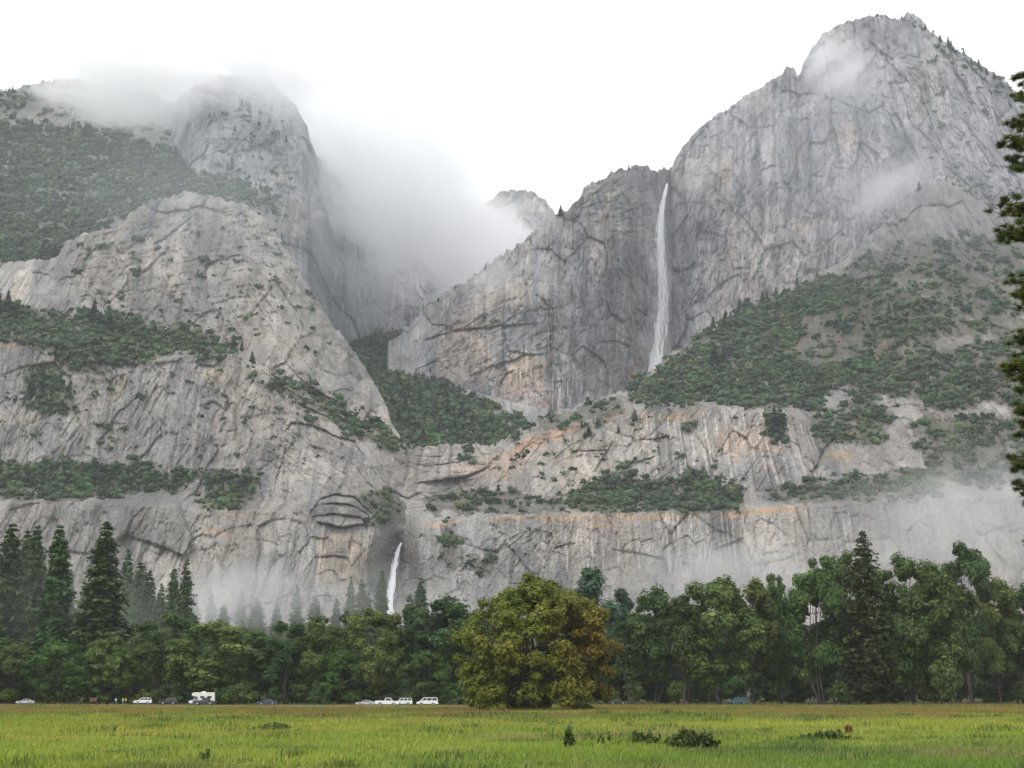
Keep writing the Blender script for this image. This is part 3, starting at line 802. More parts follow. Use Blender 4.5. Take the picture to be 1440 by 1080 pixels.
def waterfall(name, path, n, seg, strand, seed, label):
    """path: (px, py, distance, half width px)"""
    r = np.random.default_rng(seed)
    a = np.array(path, float)
    tt = np.linspace(0, 1, len(a))
    V, Fc = [], []
    base = 0
    for i in range(n):
        L = r.uniform(0.08, 0.34)
        t0 = r.uniform(-0.05, 1.0)
        t = np.clip(np.linspace(t0, t0 + L, seg), 0, 1)
        if t[-1] - t[0] < 0.04:
            continue
        px, py, d, hw = (np.interp(t, tt, a[:, k]) for k in range(4))
        o = np.clip(r.normal(0, 0.48), -1.5, 1.5)
        px = px + hw * o * (0.9 + 0.2 * np.sin(t * 9 + i)) + (0.5 + hw * 0.28) * vn(t * 11, t * 0 + i * 0.37, seed)
        c = survey(px, py, d + r.uniform(-4, 4))
        wd = strand * r.uniform(0.4, 1.3) * np.sin(np.linspace(0.12, np.pi - 0.05, seg)) * (1.15 - abs(o) * 0.55)
        dx = np.stack([wd, wd * r.uniform(-.4, .4), wd * 0], -1)
        V.append(np.concatenate([c - dx, c + dx]))
        k = np.arange(seg - 1)
        Fc.append(np.stack([k, k + 1, k + 1 + seg, k + seg], -1) + base)
        base += 2 * seg
    me = np_mesh(name, np.concatenate(V), np.concatenate(Fc))
    return link(name, me, M_FALL, kind='structure', label=label)

waterfall('upper_waterfall', [(938, 258, 2105, 2.0), (936, 268, 2095, 2.6), (932, 285, 2085, 3.6), (929, 310, 2075, 5), (927, 340, 2070, 7.5), (926, 370, 2068, 10), (926, 400, 2064, 13), (927, 430, 2058, 14), (925, 460, 2050, 14), (923, 490, 2040, 14), (922, 522, 2020, 15)], 400, 14, 0.40, 5, 'tall white upper waterfall')
waterfall('upper_waterfall_foot', [(938, 508, 2000, 2), (925, 516, 1995, 4), (912, 524, 1990, 4), (905, 530, 1985, 2)], 60, 8, 1.0, 8, 'white water spreading at the foot of the upper fall')
LP_ = [(564, 763, 1.4), (561, 770, 2.4), (558, 782, 3.4), (555, 796, 4.2), (553, 812, 4.8), (551, 828, 5.2), (549, 846, 5.4), (548, 866, 5)]
waterfall('lower_waterfall', [(a_, b_, float(FRONT.at(np.array(a_), np.array(b_))[1]) - 7, c_) for a_, b_, c_ in LP_], 190, 10, 0.5, 6, 'short white lower waterfall')

# ------------------------------------------------------------------ ground, meadow, road
def meadow_colour(x, y):
    x, y = np.asarray(x, float), np.asarray(y, float)
    A, B, Dk, Tn, Ru = (np.array(c) for c in ((0.105, 0.175, 0.02), (0.205, 0.25, 0.03), (0.06, 0.105, 0.018), (0.20, 0.165, 0.06), (0.215, 0.125, 0.045)))
    q = lambda a, b, v: sstep(a, b, v)[..., None]
    c = A + (B - A) * q(-0.3, 0.4, fbm(x / 38, y / 60, 911, 4))
    c = c + (Dk - c) * 0.9 * q(0.05, 0.45, fbm(x / 9, y / 16, 912, 4, 0.6))
    c = c + (Tn - c) * 0.8 * q(0.05, 0.45, fbm(x / 20 + 3, y / 30, 913, 4, 0.6))
    c = c + (Tn - c) * 0.55 * q(-0.1, 0.5, fbm(x / 14, y / 14, 914, 3)) * (1 - q(52, 72, y))
    yw = y + 45 * fbm(x / 45, y / 80, 915, 3) + 10 * fbm(x / 6, y / 10, 916, 2)
    c = c + (B * np.array((1.25, 1.05, 1.0)) - c) * 0.6 * q(95, 125, yw) * (1 - q(150, 175, yw))
    c = c + (Ru - c) * (0.15 + 0.75 * q(-0.25, 0.3, fbm(x / 12, y / 26, 917, 4, 0.6))) * q(150, 205, yw)
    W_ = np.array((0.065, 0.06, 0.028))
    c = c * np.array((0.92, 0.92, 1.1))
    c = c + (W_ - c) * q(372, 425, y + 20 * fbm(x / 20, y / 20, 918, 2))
    return c

def ground_material():
    b = NB('valley_ground')
    at = b.n('ShaderNodeAttribute', attribute_name='col')
    geo = b.n('ShaderNodeNewGeometry')
    n3 = b.noise(1.6, 4, geo.outputs['Position'])
    vm = b.n('ShaderNodeVectorMath', operation='SCALE')
    b.l(at.outputs['Color'], vm.inputs[0])
    b.l(b.maprange(n3, 0.3, 0.7, 0.7, 1.25), vm.inputs['Scale'])
    p = b.n('ShaderNodeBsdfPrincipled')
    p.inputs['Roughness'].default_value = 0.95
    p.inputs['Specular IOR Level'].default_value = 0.1
    b.l(vm.outputs[0], p.inputs['Base Color'])
    bp = b.n('ShaderNodeBump')
    bp.inputs['Distance'].default_value = 0.4
    b.l(n3, bp.inputs['Height'])
    b.l(bp.outputs[0], p.inputs['Normal'])
    b.l(p.outputs[0], b.out.inputs[0])
    return b.m

gx = np.concatenate([np.linspace(-9000, -200, 12), np.linspace(-190, 190, 191), np.linspace(200, 9000, 12)])
gy = np.concatenate([np.linspace(-2500, -20, 6), np.linspace(0, 30, 6), np.linspace(32, 440, 205), np.linspace(460, 1300, 20), np.linspace(1500, 9000, 6)])
GX, GY = np.meshgrid(gx, gy)
def ground_z(x, y):
    x, y = np.asarray(x, float), np.asarray(y, float)
    near = np.clip(1 - np.abs(y - 180) / 160, 0, 1)
    return near * (0.42 * fbm(x / 30, y / 26, 900, 3) + 0.12 * fbm(x / 6, y / 8, 901, 2))
GZ = ground_z(GX, GY)
ii = np.arange(GX.size).reshape(GX.shape)
gf = np.stack([ii[:-1, :-1], ii[:-1, 1:], ii[1:, 1:], ii[1:, :-1]], -1).reshape(-1, 4)
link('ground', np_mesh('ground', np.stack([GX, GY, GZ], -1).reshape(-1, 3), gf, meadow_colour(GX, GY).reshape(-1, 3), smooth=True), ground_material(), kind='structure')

# road: follows the tree line
ROAD = [(-330, 470), (-160, 432), (-112, 418), (-84, 402), (-60, 388), (-36, 357), (-17, 345), (10, 343), (60, 360), (160, 400), (330, 440)]
def road_pts(n=90):
    a = np.array(ROAD, float)
    t = np.concatenate([[0], np.cumsum(np.hypot(*np.diff(a, axis=0).T))])
    q = np.linspace(0, t[-1], n)
    x, y = np.interp(q, t, a[:, 0]), np.interp(q, t, a[:, 1])
    k = np.array([1, 2, 3, 2, 1.]) / 9
    for _ in range(2):
        x[2:-2] = np.convolve(x, k, 'valid')
        y[2:-2] = np.convolve(y, k, 'valid')
    return x, y
rx, ry = road_pts()
tx, ty = np.gradient(rx), np.gradient(ry)
tl = np.hypot(tx, ty)
nxr, nyr = -ty / tl, tx / tl
def strip(name, half0, half1, z, mat):
    V = np.concatenate([np.stack([rx + nxr * half0, ry + nyr * half0, rx * 0 + z], -1), np.stack([rx + nxr * half1, ry + nyr * half1, rx * 0 + z], -1)])
    n = len(rx)
    k = np.arange(n - 1)
    return link(name, np_mesh(name, V, np.stack([k + n, k + n + 1, k + 1, k], -1)), mat, kind='structure')
M_ASPH = simple_mat('asphalt', (0.075, 0.075, 0.078), 0.75, var=0.2, scale=0.6)
M_VERGE = simple_mat('gravel_verge', (0.17, 0.15, 0.115), 0.9, var=0.25, scale=0.8)
strip('road_verge', -6.2, 6.2, 0.012, M_VERGE)
strip('road', -3.4, 3.4, 0.022, M_ASPH)
strip('road_edge_line', -3.2, -3.08, 0.028, simple_mat('road_paint', (0.7, 0.7, 0.68), 0.6))

# meadow grass: blades, uncountable
def grass(name, n, y0, y1, h, wd, seed, label, cols, lean=0.35, pw=1.4, xr=1.15):
    r = np.random.default_rng(seed)
    u = r.random(n) ** pw
    y = y0 + (y1 - y0) * u
    x = (r.random(n) * 2 - 1) * (y * 0.33 * xr + 4)
    pz = fbm(x / 9, y / 14, seed + 1, 3)
    pz2 = fbm(x / 30, y / 60, seed + 2, 3)
    hh = h * np.exp(r.normal(0, 0.3, n)) * (1 + 0.9 * pz) * (y / y0) ** 0.25
    ww = wd * (y / y0) ** 0.85 * r.uniform(0.6, 1.4, n)
    a = r.random(n) * 6.283
    le = r.normal(0, lean, (n, 2)) * hh[:, None] + np.stack([0.12 * hh, 0 * hh], -1)
    dx = np.stack([np.cos(a) * ww, np.sin(a) * ww, a * 0], -1)
    b0 = np.stack([x, y, ground_z(x, y) - 0.03], -1)
    V = np.concatenate([b0 - dx, b0 + dx, b0 + np.stack([le[:, 0], le[:, 1], hh], -1)])
    k = np.arange(n)
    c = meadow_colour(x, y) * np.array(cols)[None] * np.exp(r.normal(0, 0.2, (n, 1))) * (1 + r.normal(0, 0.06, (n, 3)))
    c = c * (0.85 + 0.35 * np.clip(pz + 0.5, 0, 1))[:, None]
    link(name, np_mesh(name, V, np.stack([k, k + n, k + 2 * n], -1), np.tile(c, (3, 1))), M_GRASS, kind='stuff', label=label, category='grass')
grass('meadow_grass', 340000, 38, 300, 0.13, 0.015, 201, 'green meadow grass', (1.05, 1.08, 1.0), pw=1.7)
grass('meadow_seed_heads', 34000, 38, 160, 0.25, 0.006, 202, 'pale dry seed stalks in the meadow', (1.7, 1.35, 2.2), pw=1.3)
grass('rusty_weeds', 60000, 200, 332, 0.40, 0.018, 203, 'rust and gold weeds along the far meadow edge', (1.15, 1.05, 1.0), pw=0.9)
def edge_weeds():
    r = np.random.default_rng(239)
    n = 46000
    y = r.uniform(285, 338, n)
    x = r.uniform(-125, 125, n)
    dens = fbm(x / 12, y / 18, 61, 4, 0.6)
    gate = np.where(x > -8, 0.0, np.where(x < -78, 0.05, 0.35))
    k = dens > gate
    x, y, dens, gate = x[k], y[k], dens[k], gate[k]
    n = len(x)
    h = np.clip(0.35 + 1.3 * (dens - gate), 0.2, 1.0) * np.exp(r.normal(0, .35, n))
    a = r.random(n) * 6.28
    wd = r.uniform(.03, .09, n)
    b0_ = np.stack([x, y, x * 0 - .03], -1)
    dx = np.stack([np.cos(a) * wd, np.sin(a) * wd, 0 * wd], -1)
    tip = b0_ + np.stack([r.normal(0, .3, n) * h, r.normal(0, .3, n) * h, h], -1)
    V = np.stack([b0_ - dx, b0_ + dx, tip], 1).reshape(-1, 3)
    t = np.clip(fbm(x / 7, y / 9, 62, 3) * 1.8 + .5, 0, 1)[:, None]
    c = (np.array((0.11, 0.15, 0.03)) * (1 - t) + np.array((0.21, 0.15, 0.045)) * t) * np.exp(r.normal(0, .25, (n, 1)))
    link('edge_weeds', np_mesh('edge_weeds', V, np.arange(len(V)).reshape(-1, 3), np.repeat(c, 3, 0)), M_GRASS, kind='stuff', label='uneven golden weeds fringing the road side of the meadow', category='grass')
edge_weeds()
def sedge():
    r = np.random.default_rng(233)
    m, q = 420, 46
    y = 42 + 200 * r.random(m) ** 1.6
    x = (r.random(m) * 2 - 1) * (y * 0.36 + 2)
    keep = fbm(x / 16, y / 22, 77, 3) > -0.05
    x, y = x[keep], y[keep]
    m = len(x)
    R_ = r.uniform(0.25, 0.9, m) * (y / 60) ** 0.5
    bx_ = x[:, None] + r.normal(0, 1, (m, q)) * R_[:, None] * 1.1
    by_ = y[:, None] + r.normal(0, 1, (m, q)) * R_[:, None] * .7
    h = (r.uniform(0.25, 0.55, m) * (y / 60) ** 0.3)[:, None] * r.uniform(.5, 1.1, (m, q))
    a = r.random((m, q)) * 6.28
    wd = 0.022 * (y / 50)[:, None] * np.ones((m, q))
    b0_ = np.stack([bx_, by_, ground_z(bx_, by_) - .03], -1)
    dx = np.stack([np.cos(a) * wd, np.sin(a) * wd, 0 * wd], -1)
    tip = b0_ + np.stack([r.normal(0, .35, (m, q)) * h, r.normal(0, .35, (m, q)) * h, h], -1)
    V = np.stack([b0_ - dx, b0_ + dx, tip], 2).reshape(-1, 3)
    c = np.array((0.075, 0.118, 0.026)) * np.exp(r.normal(0, .25, (m, 1, 1))) * np.exp(r.normal(0, .2, (m, q, 1)))
    link('sedge_tufts', np_mesh('sedge_tufts', V, np.arange(len(V)).reshape(-1, 3), np.repeat(c.reshape(-1, 3), 3, 0)), M_GRASS, kind='stuff', label='dark green sedge tufts scattered through the meadow', category='grass')
sedge()

# ------------------------------------------------------------------ foliage builders
def leaf_cards(P, N, size, col, r, elong=1.6):
    """diamond leaves: centre P, normal N, size, colour"""
    n = len(P)
    t = r.normal(0, 1, (n, 3))
    N = N / (np.linalg.norm(N, axis=1, keepdims=True) + 1e-9)
    t -= N * (t * N).sum(1, keepdims=True)
    t /= np.linalg.norm(t, axis=1, keepdims=True) + 1e-9
    b = np.cross(N, t)
    s = np.asarray(size).reshape(-1, 1)
    V = np.stack([P - t * s * elong * .5, P + b * s * .5, P + t * s * elong * .5, P - b * s * .5], 1).reshape(-1, 3)
    F4 = np.arange(n * 4).reshape(n, 4)
    return V, F4, np.repeat(col, 4, 0)

def prof_dome(t):
    return np.where(t < 0.32, 0.86 + 0.14 * t / 0.32, np.sqrt(np.clip(1 - ((t - 0.32) / 0.68) ** 2, 0, 1)) ** 0.9)
def prof_round(t):
    return np.sqrt(np.clip(1 - ((t - 0.55) / (0.55 if True else 1)) ** 2, 0, 1))
def prof_tall(t):
    return np.clip(np.sin(np.clip(t, 0, 1) ** 0.75 * np.pi * 0.93 + 0.2), 0, 1) ** 0.7

def broadleaf(seed, h, rad, base, nclump, nleaf, leaf, prof, greens, clump=1.5, trunk_r=0.4, lobes=0.3, stems=1, sparse=0.0, patch=None, lsize=(0.30, 0.44), lk=9, lq=0.45):
    """returns (trunk mesh, crown mesh); tree at the origin, metres"""
    r = np.random.default_rng(seed)
    rr = random.Random(seed)
    cs, lobe_c = [], []
    nl_ = max(6, int(nclump / lk))
    tries = 0
    while len(lobe_c) < nl_ and tries < nl_ * 60:
        tries += 1
        t = (len(lobe_c) + r.random()) / nl_
        an = len(lobe_c) * 2.399 + r.normal(0, 0.5)
        Rm = rad * float(prof(np.array(t)))
        q = lq + 0.4 * r.random() ** 0.7 if t < 0.93 else 0.2
        p = np.array((math.cos(an) * Rm * q * (1 + lobes * r.normal(0, .5)), math.sin(an) * Rm * q * (1 + lobes * r.normal(0, .5)), h * (base + (1 - base) * (0.05 + 0.83 * t))))
        lobe_c.append((p, rad * r.uniform(*lsize) * (1 if t < 0.85 else 0.85)))
    while len(cs) < nclump:
        c0, lr_ = lobe_c[len(cs) % nl_]
        v = r.normal(0, 1, 3)
        v /= np.linalg.norm(v)
        v[2] = v[2] * 0.8 + 0.12
        if np.dot(v[:2], c0[:2]) < 0 and r.random() < 0.5:
            v[:2] *= -1
        p = c0 + v * lr_ * (0.55 + 0.45 * r.random())
        p[2] = max(p[2], h * base * 0.7)
        if sparse and float(vn(np.array(p[0] / 4.5), np.array(p[2] / 4.5 + p[1] / 6), seed + 7)) < -0.45 + sparse:
            p = c0 + v * lr_ * 0.3
        cs.append(p)
    cs = np.array(cs)
    cs[:, 2] *= (h - clump * 0.55) / max(cs[:, 2].max(), 1e-3)
    mb = MB()
    # trunk and limbs
    limbs = []
    for st in range(stems):
        ang = r.random() * 6.283
        ox, oy = (0, 0) if stems == 1 else (math.cos(ang) * trunk_r * 1.6, math.sin(ang) * trunk_r * 1.6)
        fork = h * max(base * 0.8, 0.12) * r.uniform(0.85, 1.15)
        lx, ly = r.normal(0, 0.05 * h, 2) if stems > 1 else r.normal(0, 0.02 * h, 2)
        p0, p1 = Vector((ox, oy, -0.3)), Vector((ox + lx, oy + ly, fork))
        k = trunk_r if stems == 1 else trunk_r * 0.7
        mb.tube([p0, p0.lerp(p1, 0.12), p0.lerp(p1, 0.5) + Vector((r.normal(0, k * .4), r.normal(0, k * .4), 0)), p1], [k * 1.5, k * 1.08, k * 0.95, k * 0.85], 8)
        nl = 5 if stems == 1 else 3
        for i in range(nl):
            a = 6.283 * i / nl + r.normal(0, 0.3)
            if i == 0:
                tip = Vector((p1.x + r.normal(0, rad * .12), p1.y + r.normal(0, rad * .12), h * 0.88))
            else:
                zt = r.uniform(0.45, 0.8)
                Rm = rad * float(prof(np.array(max(0.05, (zt - base) / (1 - base)))))
                tip = Vector((p1.x + math.cos(a) * Rm * 0.72, p1.y + math.sin(a) * Rm * 0.72, h * zt))
            mid = p1.lerp(tip, 0.45) + Vector((r.normal(0, rad * .07), r.normal(0, rad * .07), h * 0.05))
            pts = []
            for q in range(6):
                u = q / 5
                pts.append(p1 * (1 - u) ** 2 + mid * 2 * u * (1 - u) + tip * u * u)
            k2 = k * (0.75 if i == 0 else r.uniform(0.4, 0.62))
            mb.tube(pts, [k2 * (1 - 0.82 * q / 5) for q in range(6)], 6, cap=False)
            limbs += [(p, k2 * (1 - 0.82 * q / 5)) for q, p in enumerate(pts) if q > 0]
    LP = np.array([tuple(p) for p, _ in limbs])
    for c in cs:
        d = np.linalg.norm(LP - c, axis=1) + np.maximum(0, LP[:, 2] - c[2]) * 1.5
        j = int(d.argmin())
        a, b = limbs[j][0], Vector(c)
        m = a.lerp(b, 0.5) + Vector((rr.gauss(0, .3), rr.gauss(0, .3), rr.gauss(0.2, .3)))
        k2 = min(limbs[j][1] * 0.6, 0.14)
        mb.tube([a, m, b], [k2, k2 * 0.6, k2 * 0.2], 4, cap=False)
    trunk = mb.mesh('trunk', True)
    # leaves
    n = len(cs)
    per = int(nleaf / n)
    cr = clump * np.exp(r.normal(0, 0.25, n))
    o = r.normal(0, 1, (n, per, 3))
    o /= np.linalg.norm(o, axis=2, keepdims=True)
    rd = r.random((n, per, 1)) ** 0.5
    P = cs[:, None] + o * rd * cr[:, None, None] * np.array((1, 1, 0.72))
    P[..., 2] = np.maximum(P[..., 2], 0.25)
    out = cs / (np.linalg.norm(cs * np.array((1, 1, .4)), axis=1, keepdims=True) + 1e-6)
    N = o * 1.0 + np.array((0, 0, 0.5)) + out[:, None] * 0.3 + r.normal(0, 0.33, o.shape)
    g = np.array(greens)
    t = r.random(n)[:, None]
    cc = g[0] * (1 - t) + g[1] * t
    if len(g) > 2:
        k = r.random(n) < 0.18
        cc[k] = cc[k] * 0.4 + g[2] * 0.6
    if patch is not None:
        for (dx, dz, rad_, pc, al) in patch:   # naturally turning foliage
            m = al * np.exp(-(((cs[:, 0] - dx * rad) / (rad_ * rad)) ** 2 + ((cs[:, 2] - dz * h) / (rad_ * rad)) ** 2)) * r.uniform(0.55, 1.1, n)
            m = np.clip(m, 0, 1)[:, None]
            cc = cc * (1 - m) + np.array(pc) * m
    col = (cc[:, None] * np.exp(r.normal(0, 0.2, (n, per, 1)))).reshape(-1, 3)
    V, F4, K = leaf_cards(P.reshape(-1, 3), N.reshape(-1, 3), leaf * np.exp(r.normal(0, 0.25, n * per)), col, r)
    return trunk, np_mesh('crown', V, F4, K)

def conifer(seed, h, rad, base, levels, per, greens, cards=9, shape=0.85, droop=0.25, card=0.7, gap=0.0, trunk_r=0.4):
    r = np.random.default_rng(seed)
    mb = MB()
    lean = r.normal(0, 0.006 * h, 2)
    zs = np.linspace(0, 1, 8)
    mb.tube([(lean[0] * t * t, lean[1] * t * t, -0.3 + (h + 0.2) * t) for t in zs], [trunk_r * (1.25 if t == 0 else 1) * (1 - 0.93 * t) for t in zs], 7)
    PP, NN, SZ, CO = [], [], [], []
    g = np.array(greens)
    for i in range(levels):
        t = (i + r.random()) / levels
        z = h * (base + (1 - base) * t)
        k = per if t < 0.9 else max(3, per // 2)
        for j in range(k):
            if r.random() < gap:
                continue
            a = r.random() * 6.283
            L = rad * ((1 - t) ** shape + 0.035) * r.uniform(0.62, 1.12) * (1 if t > 0.12 else 0.6 + 3.3 * t)
            L *= 1 + 0.3 * float(vn(np.array(a * 1.1), np.array(t * 9.0), seed))
            dr = droop * r.uniform(0.4, 1.3)
            tipz = z - L * dr + (0.25 * L if t > 0.75 else 0)
            ca, sa = math.cos(a), math.sin(a)
            if L > 1.0 and r.random() < 0.35:
                mb.tube([(0, 0, z), (ca * L * .5, sa * L * .5, z - L * dr * .35), (ca * L * .93, sa * L * .93, tipz)], [0.05, 0.035, 0.012], 3, cap=False)
            n = max(3, int(cards * (0.35 + 0.65 * L / rad)))
            u = 0.2 + 0.8 * r.random(n) ** 0.7
            wob = r.normal(0, 0.13 * L + 0.06, (n, 3)) * np.array((1, 1, 0.75))
            p = np.stack([ca * L * u, sa * L * u, z - L * dr * u ** 1.6 + (0.25 * L * u if t > 0.75 else 0)], -1) + wob
            PP.append(p)
            NN.append(np.stack([ca * .35 + r.normal(0, .45, n), sa * .35 + r.normal(0, .45, n), 0.8 + r.normal(0, .3, n)], -1))
            SZ.append(card * r.uniform(0.6, 1.3, n) * (0.45 + 0.55 * (1 - t)))
            tt = r.random()
            c = (g[0] * (1 - tt) + g[1] * tt) * math.exp(r.normal(0, 0.16))
            CO.append(np.repeat(c[None], n, 0) * np.exp(r.normal(0, 0.15, (n, 1))))
    V, F4, K = leaf_cards(np.concatenate(PP), np.concatenate(NN), np.concatenate(SZ), np.concatenate(CO), r, 2.0)
    return mb.mesh('trunk', True), np_mesh('crown', V, F4, K)

G_OAK = [(0.056, 0.10, 0.022), (0.105, 0.162, 0.032), (0.14, 0.185, 0.05)]
G_DK = [(0.036, 0.072, 0.02), (0.068, 0.118, 0.03), (0.085, 0.11, 0.04)]
G_BLUE = [(0.05, 0.10, 0.055), (0.075, 0.135, 0.07)]
G_LITE = [(0.055, 0.10, 0.02), (0.09, 0.145, 0.03)]
G_CON = [(0.036, 0.07, 0.022), (0.068, 0.118, 0.034)]
G_CED = [(0.022, 0.045, 0.013), (0.055, 0.08, 0.018)]

PROTO = {
    'oak_a': (*broadleaf(1, 30, 10, 0.16, 150, 24000, 0.55, prof_round, G_OAK, 2.1, 0.55, 0.35), 30, 10),
    'oak_b': (*broadleaf(2, 30, 9, 0.26, 130, 21000, 0.55, prof_tall, G_DK, 2.0, 0.45, 0.45, 2), 30, 9),
    'oak_c': (*broadleaf(3, 30, 11, 0.21, 150, 24000, 0.55, prof_tall, G_OAK, 2.1, 0.5, 0.4, 3), 30, 11),
    'oak_d': (*broadleaf(4, 30, 8.5, 0.27, 110, 18000, 0.55, prof_round, G_DK, 2.0, 0.45, 0.5, 1, 0.15), 30, 8.5),
    'oak_e': (*broadleaf(5, 30, 10.5, 0.04, 140, 22000, 0.55, prof_dome, G_LITE, 2.1, 0.5, 0.4, 2), 30, 10.5),
    'oak_f': (*broadleaf(9, 30, 9.5, 0.25, 120, 20000, 0.55, prof_tall, G_OAK, 2.0, 0.5, 0.5, 1, 0.1), 30, 9.5),
    'aspen': (*broadleaf(6, 30, 7.5, 0.10, 110, 18000, 0.5, prof_tall, G_BLUE, 1.9, 0.35, 0.45), 30, 7.5),
    'thin': (*broadleaf(7, 30, 7, 0.18, 70, 9500, 0.5, prof_tall, G_DK, 1.7, 0.4, 0.6, 2, 0.2), 30, 7),
    'pine_a': (*conifer(11, 50, 6.5, 0.06, 74, 11, G_CON, 22, 0.62, 0.3, 1.15), 50, 6.5),
    'pine_b': (*conifer(12, 50, 5.2, 0.05, 74, 11, G_CON, 20, 0.5, 0.35, 1.15), 50, 5.2),
    'pine_c': (*conifer(13, 50, 7.2, 0.10, 66, 9, G_CON, 20, 0.75, 0.22, 1.15, 0.06), 50, 7.2),
    'cedar': (*conifer(14, 50, 7.5, 0.04, 80, 10, G_CED, 15, 0.55, 0.3, 1.05, 0.02, 0.8), 50, 7.5),
    'thicket': (*broadleaf(8, 30, 11, 0.0, 130, 17000, 0.62, prof_dome, G_DK, 2.3, 0.45, 0.4, 3), 30, 11),
    'snag': (*conifer(15, 30, 2.2, 0.35, 26, 3, [(0.07, 0.04, 0.02), (0.10, 0.06, 0.03)], 5, 0.4, 0.3, 0.6, 0.3, 0.28), 30, 2.2),
}
CONIFERS = ('pine_a', 'pine_b', 'pine_c', 'cedar', 'snag')
def tree(kind, name, px, d, pytop, wpx, label, group=None, rz=None, cat='tree'):
    tm, cm, h0, r0 = PROTO[kind]
    x, y = gpos(px, d)
    h = hgt(pytop, d)
    sz = h / h0
    sx_ = (wpx / FPX * d) / (2 * r0) * (1.4 if kind.startswith('pine') else 1.08)
    t = empty(name, (x, y, float(ground_z(x, y))), 0, label, cat, group)
    a = random.uniform(0, 6.283) if rz is None else rz
    for nm, me, mt in (('trunk', tm, M_PINEBARK if kind in CONIFERS else M_BARK), ('crown', cm, M_NEEDLE if kind in CONIFERS else M_LEAF)):
        o = link(nm, me, mt, t)
        o.scale = (sx_, sx_, sz)
        o.rotation_euler = (0, 0, a)
    return t

# the big turning oak in the meadow
bt, bc = broadleaf(21, 22.6, 13.2, 0.0, 520, 92000, 0.34, prof_dome,
    [(0.088, 0.12, 0.013), (0.145, 0.168, 0.017), (0.17, 0.18, 0.02)], 1.35, 0.75, 0.10, 2, 0.0, lsize=(0.17, 0.27), lk=6, lq=0.52,
    patch=[(0.8, 0.5, 0.42, (0.17, 0.088, 0.015), 0.9), (0.75, 0.2, 0.45, (0.125, 0.085, 0.014), 0.8), (0.35, 0.62, 0.35, (0.15, 0.115, 0.016), 0.7), (0.1, 0.3, 0.35, (0.12, 0.10, 0.016), 0.5), (-0.55, 0.42, 0.3, (0.16, 0.12, 0.018), 0.6), (-0.4, 0.15, 0.4, (0.10, 0.085, 0.014), 0.5)])
x, y = gpos(755, 262)
t = empty('oak_tree', (x, y, 0), 0, 'huge rounded oak turning yellow and rust, alone in the meadow', 'tree')
link('trunk', bt, M_BARK, t)
link('crown', bc, M_LEAF, t)

